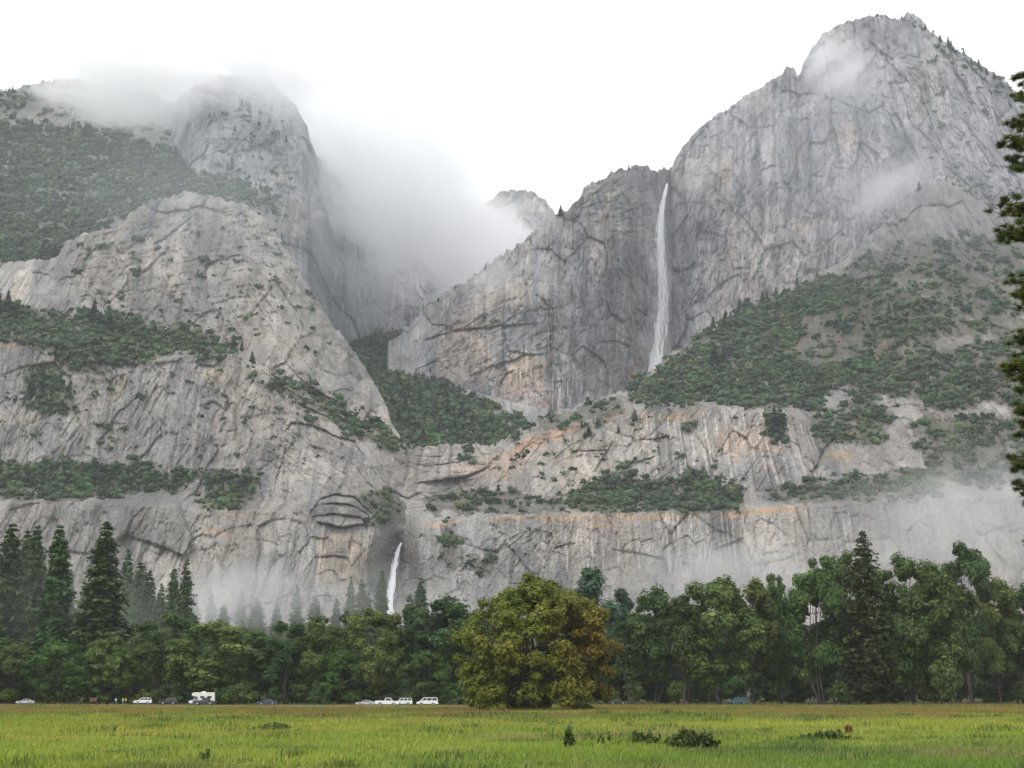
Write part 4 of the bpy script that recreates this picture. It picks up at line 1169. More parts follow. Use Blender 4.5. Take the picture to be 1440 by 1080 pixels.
# row of trees behind the meadow
TREES = [
    ('pine_b', 'pine_tree', 2, 505, 735, 46, 'tall dark pine at the outer end of the conifer stand'),
    ('pine_b', 'pine_tree', 26, 520, 745, 34, 'slim dark pine crowded beside a slightly taller twin pine'),
    ('pine_b', 'pine_tree', 38, 500, 738, 36, 'dark pine with pointed tip beside its slimmer twin'),
    ('pine_b', 'pine_tree', 71, 485, 737, 42, 'tall narrow dense pine between the twin pines and the broadest pine'),
    ('pine_a', 'pine_tree', 137, 480, 734, 66, 'broadest tall pine of the stand, with a sharp leaning top'),
    ('pine_c', 'pine_tree', 170, 590, 772, 44, 'hazy thin pine just behind the broadest pine'),
    ('pine_a', 'pine_tree', 203, 600, 802, 34, 'short dark pine standing against the misty cliff foot'),
    ('pine_c', 'pine_tree', 255, 700, 786, 36, 'pale misty pine rising over the round-topped oaks'),
    ('pine_a', 'pine_tree', 238, 740, 800, 34, 'faded misty pine next to the pale pine above the oaks'),
    ('oak_e', 'oak_tree', 18, 445, 905, 74, 'low bushy tree under the outermost tall pines', ),
    ('oak_a', 'oak_tree', 78, 438, 900, 80, 'rounded dark green tree at the foot of the narrow dense pine'),
    ('oak_c', 'oak_tree', 152, 440, 888, 66, 'bushy green tree in front of the broadest pine'),
    ('oak_f', 'oak_tree', 196, 445, 905, 50, 'low green tree behind the white parked SUV'),
    ('oak_d', 'oak_tree', 236, 440, 857, 64, 'flat-topped oak with layered crown behind the dark SUV'),
    ('oak_a', 'oak_tree', 298, 432, 872, 108, 'wide light-topped oak behind the white camper'),
    ('oak_f', 'oak_tree', 352, 470, 885, 70, 'hazy green tree beside the wide oak behind the camper'),
    ('thin', 'oak_tree', 402, 425, 872, 62, 'gnarled sparse oak with bare dark limbs'),
    ('oak_b', 'oak_tree', 380, 430, 905, 60, 'low tree at the side of the gnarled sparse oak'),
    ('oak_c', 'oak_tree', 450, 432, 866, 78, 'broad green tree next to the gnarled sparse oak'),
    ('thin', 'oak_tree', 490, 440, 858, 40, 'small dark-topped tree wedged between two broad green trees'),
    ('oak_a', 'oak_tree', 526, 425, 854, 74, 'round-crowned green tree behind the silver coupe'),
    ('oak_d', 'oak_tree', 578, 428, 851, 66, 'tree with forked pale trunk behind the white SUV with rack'),
    ('oak_b', 'oak_tree', 626, 425, 836, 92, 'tall dark tree behind the white van'),
    ('oak_f', 'oak_tree', 668, 440, 857, 60, 'green tree whose crown meets the big turning oak'),
    ('oak_e', 'oak_tree', 600, 400, 915, 62, 'low bushy tree at the roadside behind the white van'),
    ('oak_e', 'oak_tree', 480, 425, 915, 60, 'low bushy tree between trunks behind the silver coupe'),
    ('aspen', 'cottonwood_tree', 826, 470, 796, 84, 'blue-green tree rising behind the big turning oak'),
    ('aspen', 'cottonwood_tree', 880, 480, 826, 54, 'small blue-green tree between the turning oak and the dark row'),
    ('thin', 'oak_tree', 890, 425, 870, 60, 'small tree on two thin dark stems beside the turning oak'),
    ('oak_b', 'oak_tree', 922, 430, 824, 78, 'dark oak at the near end of the tall row by the turning oak'),
    ('snag', 'dead_pine_tree', 969, 424, 826, 14, 'brown dead snag poking up among green oaks'),
    ('oak_d', 'oak_tree', 962, 420, 835, 70, 'dark oak surrounding the brown dead snag'),
    ('oak_a', 'oak_tree', 1012, 420, 810, 108, 'broad round oak in front of the teal van'),
    ('oak_f', 'oak_tree', 1060, 430, 812, 76, 'open-branched oak showing cliff through its upper limbs'),
    ('oak_c', 'oak_tree', 1096, 440, 806, 66, 'slender oak next to the open-branched oak'),
    ('oak_c', 'oak_tree', 1158, 425, 781, 96, 'tall oak with pale grey trunk beside the pointed cedar'),
    ('oak_d', 'oak_tree', 1194, 440, 774, 60, 'narrow dark oak squeezed against the pointed cedar'),
    ('cedar', 'cedar_tree', 1223, 415, 747, 82, 'dense pointed cedar, darkest and tallest in the row'),
    ('oak_a', 'oak_tree', 1284, 420, 778, 88, 'oak with fanned dark limbs beyond the pointed cedar'),
    ('oak_e', 'oak_tree', 1322, 415, 800, 92, 'light green wide oak on several stout trunks'),
    ('oak_d', 'oak_tree', 1366, 450, 762, 80, 'tall oak with a crown leaning over its neighbours'),
    ('oak_f', 'oak_tree', 1408, 470, 812, 70, 'oak at the far end of the row, beyond the leaning crown'),
    ('oak_b', 'oak_tree', 1448, 480, 820, 80, 'last dark oak of the row, beyond the overhanging pine boughs'),
    ('oak_c', 'oak_tree', 1500, 470, 800, 90, 'oak hidden behind the overhanging pine boughs'),
    ('oak_a', 'oak_tree', -40, 470, 870, 90, 'oak beyond the outermost tall pine'),
]
for i, a in enumerate(TREES):
    tree(*a, rz=(i * 2.399) % 6.283)

# woods behind the row and misty conifers at the cliff foot
MISTY = [(292, 835, 880), (335, 828, 900), (357, 840, 860), (385, 850, 840), (413, 820, 860), (440, 838, 900), (470, 842, 880), (490, 810, 850), (506, 815, 900), (534, 802, 880), (516, 830, 930), (590, 812, 900), (575, 835, 940), (610, 845, 900), (310, 850, 800), (270, 840, 820), (655, 858, 930), (690, 850, 950), (680, 862, 930), (90, 800, 700), (190, 790, 720), (110, 815, 760), (220, 820, 640), (50, 790, 640), (-20, 760, 600), (640, 850, 940)]
for i, (px, py, d) in enumerate(MISTY):
    tree(('pine_a', 'pine_c', 'pine_b')[i % 3], 'pine_tree', px, d, py, random.uniform(24, 34), 'faint misty pine at the foot of the lower cliff', 'misty pines at the cliff foot', (i * 1.7) % 6.28)
k = 0
for d, n, lo, hi in ((500, 40, 888, 908), (590, 40, 880, 900)):
    for i in range(n):
        px = -60 + 1560 * (i + random.random() * 0.8) / n
        top = random.uniform(lo, hi) - (22 if px > 880 else 0)
        tree(('thicket', 'oak_e', 'thicket', 'thicket', 'oak_e')[k % 5], 'oak_tree', px, d + random.uniform(-30, 30), top, random.uniform(60, 85), 'dim green tree in the woods behind the front row', 'woods behind the front row', (k * 1.3) % 6.28)
        k += 1

# small conifers on ledges and rims
SM = conifer(31, 20, 4.3, 0.02, 20, 8, [(0.02, 0.04, 0.018), (0.04, 0.065, 0.028)], 7, 0.75, 0.25, 2.0, 0.05, 0.3)
SM2 = conifer(32, 20, 3.5, 0.05, 18, 7, [(0.02, 0.04, 0.018), (0.04, 0.065, 0.028)], 7, 0.7, 0.3, 1.9, 0.08, 0.28)
def cliff_trees(layer, spots, label, group):
    for i, (px, py, hp) in enumerate(spots):
        p = layer.at(np.array(px), np.array(py))
        h = 1.35 * hp / FPX * p[1]
        t = empty('pine_tree', (p[0], p[1], p[2] - 0.8), random.uniform(0, 6.28), label, 'tree', group)
        tm, cm = (SM, SM2)[i % 2]
        k = h / 20 * random.uniform(0.85, 1.25)
        for nm, me, mt in (('trunk', tm, M_PINEBARK), ('crown', cm, M_NEEDLE)):
            o = link(nm, me, mt, t)
            o.scale = (k, k, h / 20)
cliff_trees(FRONT, [(1003, 462, 14), (1020, 452, 15), (1028, 449, 10), (1035, 447, 12), (1041, 441, 18), (1046, 440, 12), (1072, 426, 14), (1078, 423, 14), (1091, 417, 12), (1122, 404, 13), (1149, 390, 9)], 'small dark pine on the rim of the brushy slope under the great wall', 'pines on the brushy slope rim')
cliff_trees(FRONT, [(1005, 520, 30), (1018, 512, 22), (1190, 470, 18), (1250, 440, 14), (1225, 505, 16), (1090, 612, 34), (1098, 606, 26), (1310, 520, 16)], 'pine growing out of the brush slope under the great wall', 'pines on the brush slope')
cliff_trees(FRONT, [(132, 460, 32), (124, 462, 22), (153, 465, 24), (140, 463, 20), (170, 470, 15), (258, 470, 14), (328, 492, 18), (340, 494, 14), (355, 510, 14), (45, 560, 24), (60, 545, 20), (10, 445, 30), (-5, 445, 34), (22, 450, 20), (446, 560, 12), (70, 560, 14)], 'dark pine standing on the brushy ledge below the pale dome', 'pines on the ledge below the dome')
p1 = [(1292, 268, 11)]
cliff_trees(FRONT, p1, 'lone tiny pine on top of the dark buttress beside the great wall', 'pine on the buttress')
cliff_trees(FRONT, [(828, 612, 12), (822, 616, 9), (893, 592, 14), (870, 608, 9), (700, 690, 9)], 'small bushy pine on the pale slab above the orange ledge', 'pines on the pale slab')
cliff_trees(GORGE, [(600, 560, 24), (590, 575, 22), (612, 590, 24), (560, 600, 24), (575, 610, 26), (630, 585, 22), (650, 590, 20), (540, 520, 14), (528, 500, 12), (520, 490, 14), (560, 545, 18), (575, 560, 20), (620, 610, 20), (595, 625, 20), (640, 608, 18), (665, 600, 16), (690, 600, 14), (550, 570, 18), (585, 540, 16), (605, 535, 15), (625, 560, 16), (700, 612, 12), (570, 585, 22), (535, 560, 16)], 'dark pine in the gorge between the dome and the central wall', 'pines in the gorge')
cliff_trees(WALL, [(788, 302, 12), (872, 241, 5), (884, 239, 7), (895, 238, 5), (905, 239, 4), (683, 380, 9), (616, 424, 6), (640, 407, 6), (660, 396, 5), (842, 258, 5), (920, 243, 5)], 'tiny pine on the skyline of the central wall', 'pines on the central wall rim')
cliff_trees(RIGHT, [(1233, 24, 5), (1240, 24, 5), (1248, 26, 4), (1268, 26, 6), (1302, 40, 6), (1334, 68, 15), (1338, 70, 12), (1342, 74, 9), (1356, 84, 14), (1322, 58, 9), (1366, 90, 9), (1376, 97, 12), (1381, 100, 9), (1388, 105, 9), (1398, 112, 10), (1408, 120, 9), (993, 178, 6), (1020, 160, 6)], 'tiny pine on the skyline ridge of the great wall', 'pines on the great wall ridge')
cliff_trees(RIDGE, [(17, 130, 9), (14, 130, 7), (40, 126, 6), (60, 120, 7), (75, 118, 8), (95, 118, 7)] + [(random.uniform(0, 130), random.uniform(182, 200), random.uniform(10, 17)) for _ in range(22)] + [(random.uniform(150, 280), random.uniform(205, 235), random.uniform(9, 15)) for _ in range(12)] + [(random.uniform(20, 250), random.uniform(230, 330), random.uniform(9, 15)) for _ in range(18)] + [(60, 365, 24), (75, 372, 26), (82, 370, 20), (45, 370, 14)], 'small dark pine on the brushy slope beneath the cloud', 'pines on the slope beneath the cloud')
cliff_trees(UPPER, [(340, 155, 14), (350, 158, 14), (365, 160, 9), (330, 185, 9), (295, 165, 8), (320, 240, 12), (402, 200, 8), (372, 290, 24), (366, 280, 20), (378, 300, 24), (360, 275, 16), (326, 235, 14)], 'small dark pine clinging to the upper peak below the cloud', 'pines on the upper peak')

# talus apron from the valley floor to the cliff foot
ax = np.linspace(-420, 480, 140)
at_ = np.linspace(0, 1, 24)
b0 = FRONT.P[0]
bx = np.linspace(0, b0.shape[0] - 1, 140).astype(int)
top = b0[bx].copy()
top[:, 1] += 6
AV = []
for t in at_:
    q = top.copy()
    q[:, 1] = 760 * (1 - t) + top[:, 1] * t
    q[:, 0] = top[:, 0] * (0.7 * (1 - t) + t)
    q[:, 2] = (top[:, 2] + 3) * t ** 1.25 - 0.5 * (1 - t)
    q[:, 2] += 5 * t * (1 - t) * 4 * fbm(q[:, 0] / 35, q[:, 1] / 35, 501, 3)
    AV.append(q)
AV = np.array(AV)
ii = np.arange(AV.shape[0] * AV.shape[1]).reshape(AV.shape[:2])
af = np.stack([ii[:-1, :-1], ii[:-1, 1:], ii[1:, 1:], ii[1:, :-1]], -1).reshape(-1, 4)
ac = np.array((0.09, 0.09, 0.06)) + 0.06 * np.clip(fbm(AV[..., 0] / 20, AV[..., 1] / 20, 502, 3), 0, 1)[..., None]
link('talus_slope', np_mesh('talus_slope', AV.reshape(-1, 3), af, ac.reshape(-1, 3), True), M_ROCK, kind='structure')

# ------------------------------------------------------------------ air: haze, low mist and cloud on the peaks
HAZE_D = 0.00006
hz = MB()
hz.box(-2600, 2600, -160, 4300, -1.5, 1420)
b = NB('haze_air')
v = b.n('ShaderNodeVolumePrincipled')
v.inputs['Color'].default_value = (0.88, 0.93, 1.0, 1)
v.inputs['Density'].default_value = HAZE_D
v.inputs['Anisotropy'].default_value = 0.2
b.l(v.outputs[0], b.out.inputs['Volume'])
link('haze', hz.mesh('haze'), b.m, kind='stuff')

ICO = None
def cloud(name, px, py, d, rx, ry, rd, dens, scale, label, rot=0.0, thr=(0.42, 0.66), soft=1.0, seed=0.0, tint=(0.992, 0.994, 1.0, 1), drift=None):
    global ICO
    if ICO is None:
        bm = bmesh.new()
        bmesh.ops.create_icosphere(bm, subdivisions=3, radius=1.0)
        ICO = bpy.data.meshes.new('mist_body')
        bm.to_mesh(ICO)
        bm.free()
    b = NB(name + '_air')
    tc = b.n('ShaderNodeTexCoord')
    ln = b.n('ShaderNodeVectorMath', operation='LENGTH')
    b.l(tc.outputs['Object'], ln.inputs[0])
    fall = b.maprange(ln.outputs['Value'], 0.15, 0.98, 1, 0, True)
    geo = b.n('ShaderNodeNewGeometry')
    ad = b.n('ShaderNodeVectorMath', operation='ADD')
    b.l(geo.outputs['Position'], ad.inputs[0])
    ad.inputs[1].default_value = (seed * 991, seed * 577, seed * 313)
    vec = ad.outputs[0]
    if drift is not None:
        mp = b.n('ShaderNodeMapping')
        mp.inputs['Rotation'].default_value = (0, R(drift), 0)
        b.l(vec, mp.inputs['Vector'])
        vec = b.scalevec(mp.outputs[0], (0.5, 1.0, 1.5))
    nz = b.noise(1.0 / scale, 7, vec, 0.65)
    # fall-off eats into the noise so that the edge is ragged
    q = b.math('ADD', nz, b.math('MULTIPLY', b.math('SUBTRACT', fall, 1.0), 0.45 * soft))
    f = b.maprange(q, thr[0], thr[1], 0, 1, True)
    f = b.math('MULTIPLY', f, fall)
    v = b.n('ShaderNodeVolumePrincipled')
    v.inputs['Color'].default_value = tint
    v.inputs['Anisotropy'].default_value = 0.55
    b.l(b.math('MULTIPLY', f, dens), v.inputs['Density'])
    b.l(v.outputs[0], b.out.inputs['Volume'])
    b.m.volume_intersection_method = 'FAST' if hasattr(b.m, 'volume_intersection_method') else None
    me = ICO.copy()
    o = link(name, me, b.m, kind='stuff', label=label, category='mist')
    p = survey(px, py, d)
    o.location = p
    o.scale = (rx / FPX * d, rd, ry / FPX * d)
    o.rotation_euler = (0, R(rot), 0)
    return o

cloud('cloud', 190, 112, 1850, 300, 110, 190, 0.045, 60, 'white cloud bank resting on the upper brushy slope', 5, (0.36, 0.55), 0.5, 1, drift=-15)
cloud('cloud', 370, 100, 1790, 270, 100, 130, 0.032, 55, 'white cloud over the top of the upper peak', 12, (0.36, 0.57), 0.5, 2, drift=-25)
cloud('cloud', 545, 235, 2060, 310, 205, 180, 0.04, 65, 'white cloud pouring through the gap between the peaks', 38, (0.32, 0.54), 0.46, 3, drift=-42)
cloud('cloud', 640, 340, 2230, 250, 120, 150, 0.045, 60, 'white cloud tongue lying behind the central wall', 14, (0.32, 0.54), 0.46, 4, drift=-30)
cloud('cloud', 530, 400, 2040, 130, 110, 120, 0.008, 70, 'thin mist hanging over the head of the gorge', 20, (0.30, 0.6), 0.55, 5)
cloud('mist_wisp', 690, 390, 1840, 140, 62, 80, 0.016, 45, 'thin wisp drifting off the central wall', -25, (0.34, 0.62), 0.6, 6)
cloud('mist_wisp', 1180, 100, 2030, 130, 115, 100, 0.03, 40, 'wisp of cloud wrapped round the great wall summit', 30, (0.37, 0.58), 0.6, 7, drift=40)
cloud('mist_wisp', 1240, 270, 1960, 190, 105, 90, 0.022, 50, 'faint mist patch on the face of the great wall', -15, (0.37, 0.6), 0.6, 8, drift=50)
cloud('mist_wisp', 985, 250, 2030, 80, 60, 70, 0.012, 40, 'small mist puff beside the top of the upper fall', -30, (0.34, 0.62), 0.6, 9)
cloud('cloud', 1450, 80, 2250, 150, 80, 120, 0.02, 60, 'cloud scrap behind the far ridge of the great wall', 25, (0.27, 0.56), 0.5, 10)
cloud('mist_bank', 1385, 735, 1050, 440, 165, 110, 0.011, 45, 'low mist bank along the foot of the lower cliff behind tall oaks', -12, (0.28, 0.58), 0.5, 11)
cloud('mist_bank', 1010, 812, 1090, 330, 100, 85, 0.016, 45, 'low mist at the base of the streaked lower cliff', -6, (0.30, 0.6), 0.5, 12)
cloud('mist_bank', 330, 845, 790, 330, 100, 85, 0.017, 40, 'low mist drifting through the pines under the lower cliff', -4, (0.30, 0.6), 0.5, 13)
cloud('mist_bank', 610, 855, 1060, 230, 75, 60, 0.013, 40, 'spray mist round the foot of the lower fall', 0, (0.32, 0.6), 0.5, 14)
cloud('mist_bank', 80, 850, 500, 290, 125, 50, 0.008, 40, 'thin mist veiling the tall pine stand', 0, (0.32, 0.6), 0.5, 15)
cloud('added_haze', 1180, 240, 1750, 520, 330, 140, 0.002, 120, 'thin added haze volume in front of the great wall', 0, (0.2, 0.6), 0.3, 16, (0.9, 0.94, 1, 1))  # this and the next: extra haze, added to pale the distant walls
cloud('added_haze', 330, 260, 1500, 600, 260, 90, 0.0026, 120, 'thin added haze volume in front of the upper peak', 0, (0.2, 0.6), 0.3, 17, (0.9, 0.94, 1, 1))

# ------------------------------------------------------------------ vehicles
M_GLASS = simple_mat('tinted_glass', (0.02, 0.025, 0.03), 0.08, var=0.0)
M_TYRE = simple_mat('tyre_rubber', (0.02, 0.02, 0.02), 0.9)
M_RIM = simple_mat('wheel_rim', (0.45, 0.45, 0.46), 0.35, 0.8)
M_TRIM = simple_mat('dark_trim', (0.03, 0.03, 0.032), 0.6)
M_HEAD = simple_mat('headlight_lens', (0.75, 0.77, 0.8), 0.15)
M_TAIL = simple_mat('taillight_lens', (0.35, 0.015, 0.012), 0.25)
def paint(name, c, rough=0.3):
    return simple_mat(name, c, rough, 0.0, 0.03, 0.8, 0.5)
P_WHITE = paint('white_paint', (0.72, 0.73, 0.74))
P_CREAM = paint('cream_panel', (0.68, 0.67, 0.60), 0.5)
P_SILVER = paint('silver_paint', (0.42, 0.43, 0.44))
P_DARK = paint('dark_green_paint', (0.022, 0.03, 0.028))
P_NAVY = paint('navy_paint', (0.035, 0.045, 0.075))
P_TEAL = paint('teal_paint', (0.02, 0.16, 0.22))

def loft(prof, wid, name):
    """closed side outline (x, z) -> solid; half width wid(z), softened shoulders"""
    mb = MB()
    n = len(prof)
    ring = []
    for (k, f) in ((-1, 0.93), (-0.955, 1.0), (0.955, 1.0), (1, 0.93)):
        cx = sum(p[0] for p in prof) / n
        cz = sum(p[1] for p in prof) / n
        ring.append([((x - cx) * (f if abs(k) == 1 else 1) + cx, k * wid(z), (z - cz) * (f if abs(k) == 1 else 1) + cz) for x, z in prof])
    fs = []
    for j in range(3):
        for i in range(n):
            fs.append((j * n + i, j * n + (i + 1) % n, (j + 1) * n + (i + 1) % n, (j + 1) * n + i))
    fs.append(tuple(range(n - 1, -1, -1)))
    fs.append(tuple(3 * n + i for i in range(n)))
    mb.add([v for r_ in ring for v in r_], fs)
    return mb.mesh(name)

def pane_mesh(pts, name):
    mb = MB()
    mb.add(pts, [tuple(range(len(pts)))])
    return mb.mesh(name)

def wheel(parent, x, y, rr, side):
    mb = MB()
    mb.tube([(x, y - 0.11, rr), (x, y + 0.11, rr)], [rr, rr], 16)
    wv = link('wheel', mb.mesh('wheel'), M_TYRE, parent)
    m2 = MB()
    yo = y + side * 0.112
    m2.tube([(x, yo, rr), (x, yo + side * 0.02, rr)], [rr * 0.62, rr * 0.55], 12)
    link('rim', m2.mesh('rim'), M_RIM, wv)

def vehicle(name, label, cat, px, d, face, kind, mat, yaw=0.0, group=None):
    """face -1: bonnet towards the picture's start side; local +x is forward"""
    x, y = gpos(px, d)
    root = empty(name, (x, y, 0.03), (0 if face > 0 else math.pi) + yaw, label, cat, group)
    W = {'sedan': 0.87, 'coupe': 0.86, 'suv': 0.92, 'pickup': 0.96, 'van': 0.97, 'camper': 1.1}[kind]
    L = {'sedan': 4.7, 'coupe': 4.5, 'suv': 4.7, 'pickup': 5.5, 'van': 4.9, 'camper': 6.4}[kind]
    h = L / 2
    rr = {'sedan': 0.32, 'coupe': 0.32, 'suv': 0.37, 'pickup': 0.39, 'van': 0.34, 'camper': 0.39}[kind]
    wb = L * 0.29
    zb = 0.26 if kind in ('sedan', 'coupe') else 0.38
    sh = {'sedan': 0.92, 'coupe': 0.86, 'suv': 1.08, 'pickup': 1.1, 'van': 1.08, 'camper': 1.15}[kind]
    hood = {'sedan': 0.88, 'coupe': 0.8, 'suv': 1.02, 'pickup': 1.08, 'van': 1.0, 'camper': 1.1}[kind]
    def wid(z):
        return W
    if kind == 'pickup':
        body = [(-h, zb + .12), (-h, sh - .05), (-h + .05, sh), (0.9, sh), (h - .25, hood - .06), (h, hood - .22), (h, zb + .05)]
    else:
        nose = {'sedan': 1.55, 'coupe': 1.6, 'suv': 1.35, 'van': 0.9, 'camper': 1.1}[kind]
        body = [(-h, zb + .12), (-h + .03, sh - .12), (-h + .14, sh), (h - nose, sh), (h - .35, hood - .06), (h - .05, hood - .24), (h, zb + .22), (h - .06, zb + .02)]
    arch = []
    for wx_ in (wb, -wb):                    # wheel openings in the sill line
        for k in range(7):
            a = math.pi * k / 6
            arch.append((wx_ + math.cos(a) * rr * 1.18, zb + 0.02 + math.sin(a) * rr * 0.95 if 0 < k < 6 else zb))
    outline = body + [(h - .12, zb)] + arch + [(-h + .06, zb)]
    link('body', loft(outline[::-1], wid, 'body'), mat, root)
    for sx in (wb, -wb):
        for sy in (-1, 1):
            wheel(root, sx, sy * (W - 0.10), rr, sy)
    # cabin
    if kind == 'sedan':
        cab, roof = [(-1.75, sh - .02), (-1.05, 1.4), (0.25, 1.42), (1.0, sh - .02)], 1.42
    elif kind == 'coupe':
        cab, roof = [(-1.75, sh - .02), (-0.75, 1.27), (0.15, 1.29), (0.95, sh - .02)], 1.29
    elif kind == 'suv':
        cab, roof = [(-h + .08, sh - .02), (-h + .32, 1.72), (0.35, 1.75), (1.05, sh - .02)], 1.75
    elif kind == 'pickup':
        cab, roof = [(-0.55, sh - .02), (-0.45, 1.8), (0.75, 1.82), (1.4, sh - .02)], 1.82
    elif kind == 'van':
        cab, roof = [(-h + .05, sh - .02), (-h + .2, 1.85), (0.75, 1.87), (1.75, sh - .02)], 1.87
    else:
        cab, roof = [(0.9, sh - .02), (0.95, 1.95), (1.55, 1.95), (2.25, sh - .02)], 1.95
    tw = 0.86
    mb = MB()
    zl = sh - .02
    v = []
    for (xx, zz) in cab:
        k = 1.0 if zz < sh else tw
        v += [(xx, -W * 0.97 * k, zz), (xx, W * 0.97 * k, zz)]
    mb.add(v, [(0, 2, 4, 6)[::-1], (1, 3, 5, 7), (0, 1, 3, 2)[::-1], (2, 3, 5, 4)[::-1], (4, 5, 7, 6)[::-1], (0, 6, 7, 1)[::-1]])
    link('cabin', mb.mesh('cabin'), mat, root)
    (xa, za), (xb, zb_), (xc, zc), (xd, zd) = cab
    def side_pt(u, t, sy):      # u along the cabin, t up the glass
        bx_, tx_ = xa + (xd - xa) * u, xb + (xc - xb) * u
        xx = bx_ + (tx_ - bx_) * t
        zz = za + (zb_ + (zc - zb_) * u - za) * t
        wy_ = W * 0.97 * (1 + (tw - 1) * t) + 0.006
        return (xx, sy * wy_, zz)
    splits = {'sedan': [(0.1, .5), (.54, .93)], 'coupe': [(0.14, .52), (.56, .92)], 'suv': [(.05, .32), (.36, .62), (.66, .93)], 'pickup': [(.12, .88)], 'van': [(.04, .34), (.37, .68), (.71, .94)], 'camper': [(.1, .88)]}[kind]
    for sy in (-1, 1):
        for (u0, u1) in splits:
            pts = [side_pt(u0, .12, sy), side_pt(u1, .12, sy), side_pt(u1, .86, sy), side_pt(u0, .86, sy)]
            link('side_window', pane_mesh(pts if sy < 0 else pts[::-1], 'side_window'), M_GLASS, root)
    def endpane(x0_, z0_, x1_, z1_, fw, nm):
        nx_, nz_ = (z1_ - z0_), -(x1_ - x0_)
        ln_ = math.hypot(nx_, nz_)
        ox_, oz_ = nx_ / ln_ * 0.008 * fw, nz_ / ln_ * 0.008 * fw
        P_ = []
        for t, sy in ((.1, -1), (.1, 1), (.9, 1), (.9, -1)):
            k = W * 0.9 * (1 + (tw - 1) * t)
            P_.append((x0_ + (x1_ - x0_) * t + ox_, sy * k, z0_ + (z1_ - z0_) * t + oz_))
        link(nm, pane_mesh(P_, nm), M_GLASS, root)
    endpane(xd, zd, xc, zc, 1, 'windscreen')
    if kind != 'camper':
        endpane(xa, za, xb, zb_, -1, 'rear_window')
    for sy in (-1, 1):
        mb = MB()
        mb.box(h - .16, h - .005, sy * W * .78 - .16, sy * W * .78 + .16, hood - .34, hood - .18)
        link('headlight', mb.mesh('headlight'), M_HEAD, root)
        mb = MB()
        mb.box(-h - .012, -h + .12, sy * W * .82 - .13, sy * W * .82 + .13, sh - .36, sh - .14)
        link('taillight', mb.mesh('taillight'), M_TAIL, root)
        mb = MB()
        mx_ = xd - 0.25
        mb.box(mx_ - .08, mx_ + .08, sy * (W + .12) - .1, sy * (W + .12) + .1, sh + .0, sh + .16)
        link('mirror', mb.mesh('mirror'), mat, root)
    for sx, nm in ((h - .02, 'front_bumper'), (-h + .0, 'rear_bumper')):
        mb = MB()
        mb.box(sx - .08, sx + .09, -W * .96, W * .96, zb + .06, zb + .26)
        link(nm, mb.mesh(nm), M_TRIM if kind in ('suv', 'pickup', 'camper') else mat, root)
    if kind == 'pickup':
        mb = MB()
        for sy in (-1, 1):
            mb.box(-h + .05, -.6, sy * (W - .09) - .06, sy * (W - .09) + .06, sh - .01, sh + .07)
        mb.box(-h + .02, -h + .12, -W * .92, W * .92, sh - .01, sh + .07)
        link('bed_rail', mb.mesh('bed_rail'), mat, root)
    if kind == 'suv':
        for sy in (-1, 1):
            mb = MB()
            mb.box(-1.7, .2, sy * .62 - .02, sy * .62 + .02, 1.76, 1.83)
            link('roof_rail', mb.mesh('roof_rail'), M_TRIM, root)
    if kind == 'camper':
        out = [(-h, .55), (-h, 2.95), (-h + .15, 3.05), (2.0, 3.05), (2.5, 2.75), (2.45, 2.2), (1.2, 2.02), (1.0, 1.95), (1.0, .55)]
        link('camper_shell', loft(out[::-1], lambda z: 1.15, 'camper_shell'), P_CREAM, root)
        for sy in (-1, 1):
            for (x0_, x1_) in ((-2.4, -1.3), (-.6, .4)):
                pts = [(x0_, sy * 1.158, 1.6), (x1_, sy * 1.158, 1.6), (x1_, sy * 1.158, 2.15), (x0_, sy * 1.158, 2.15)]
                link('camper_window', pane_mesh(pts if sy < 0 else pts[::-1], 'camper_window'), M_GLASS, root)
        mb = MB()
        mb.box(-.9, .1, -.4, .4, 3.05, 3.32)
        link('roof_vent', mb.mesh('roof_vent'), P_WHITE, root)
    return root

vehicle('sedan', 'silver car half hidden in grass under the tall pines', 'car', 36, 422, -1, 'sedan', P_SILVER, 0.1)
vehicle('suv', 'white SUV parked by the people, bonnet towards the pines', 'car', 201, 414, -1, 'suv', P_WHITE, 0.12)
vehicle('suv', 'dark green SUV parked between the white SUV and the camper', 'car', 238, 408, -1, 'suv', P_DARK, -0.1)
vehicle('camper_van', 'cream camper with an overcab sleeping bunk', 'camper', 284, 402, -1, 'camper', P_WHITE, 0.15)
vehicle('pickup_truck', 'dark navy pickup parked in front of the camper', 'truck', 288, 390, 1, 'pickup', P_NAVY, -0.08)
vehicle('sedan', 'navy sedan alone on the road beside the gnarled oak', 'car', 376, 391, -1, 'sedan', P_NAVY, 0.0)
vehicle('coupe', 'silver coupe with red tail lights behind the white pickup', 'car', 514, 372, -1, 'coupe', P_SILVER, 0.05)
vehicle('pickup_truck', 'white pickup with its empty bed next to the silver coupe', 'truck', 545, 360, 1, 'pickup', P_WHITE, -0.05)
vehicle('suv', 'white SUV with roof rack, overlapped by the white pickup', 'car', 566, 371, -1, 'suv', P_WHITE, 0.05)
vehicle('minivan', 'white minivan parked last in line nearest the turning oak', 'van', 601, 366, -1, 'van', P_WHITE, 0.03)
vehicle('van', 'teal van parked in shade among the oak trunks', 'van', 1037, 424, -1, 'van', P_TEAL, 0.2)
vehicle('sedan', 'dark car partly hidden behind the turning oak', 'car', 868, 420, 1, 'sedan', P_DARK, 0.1)

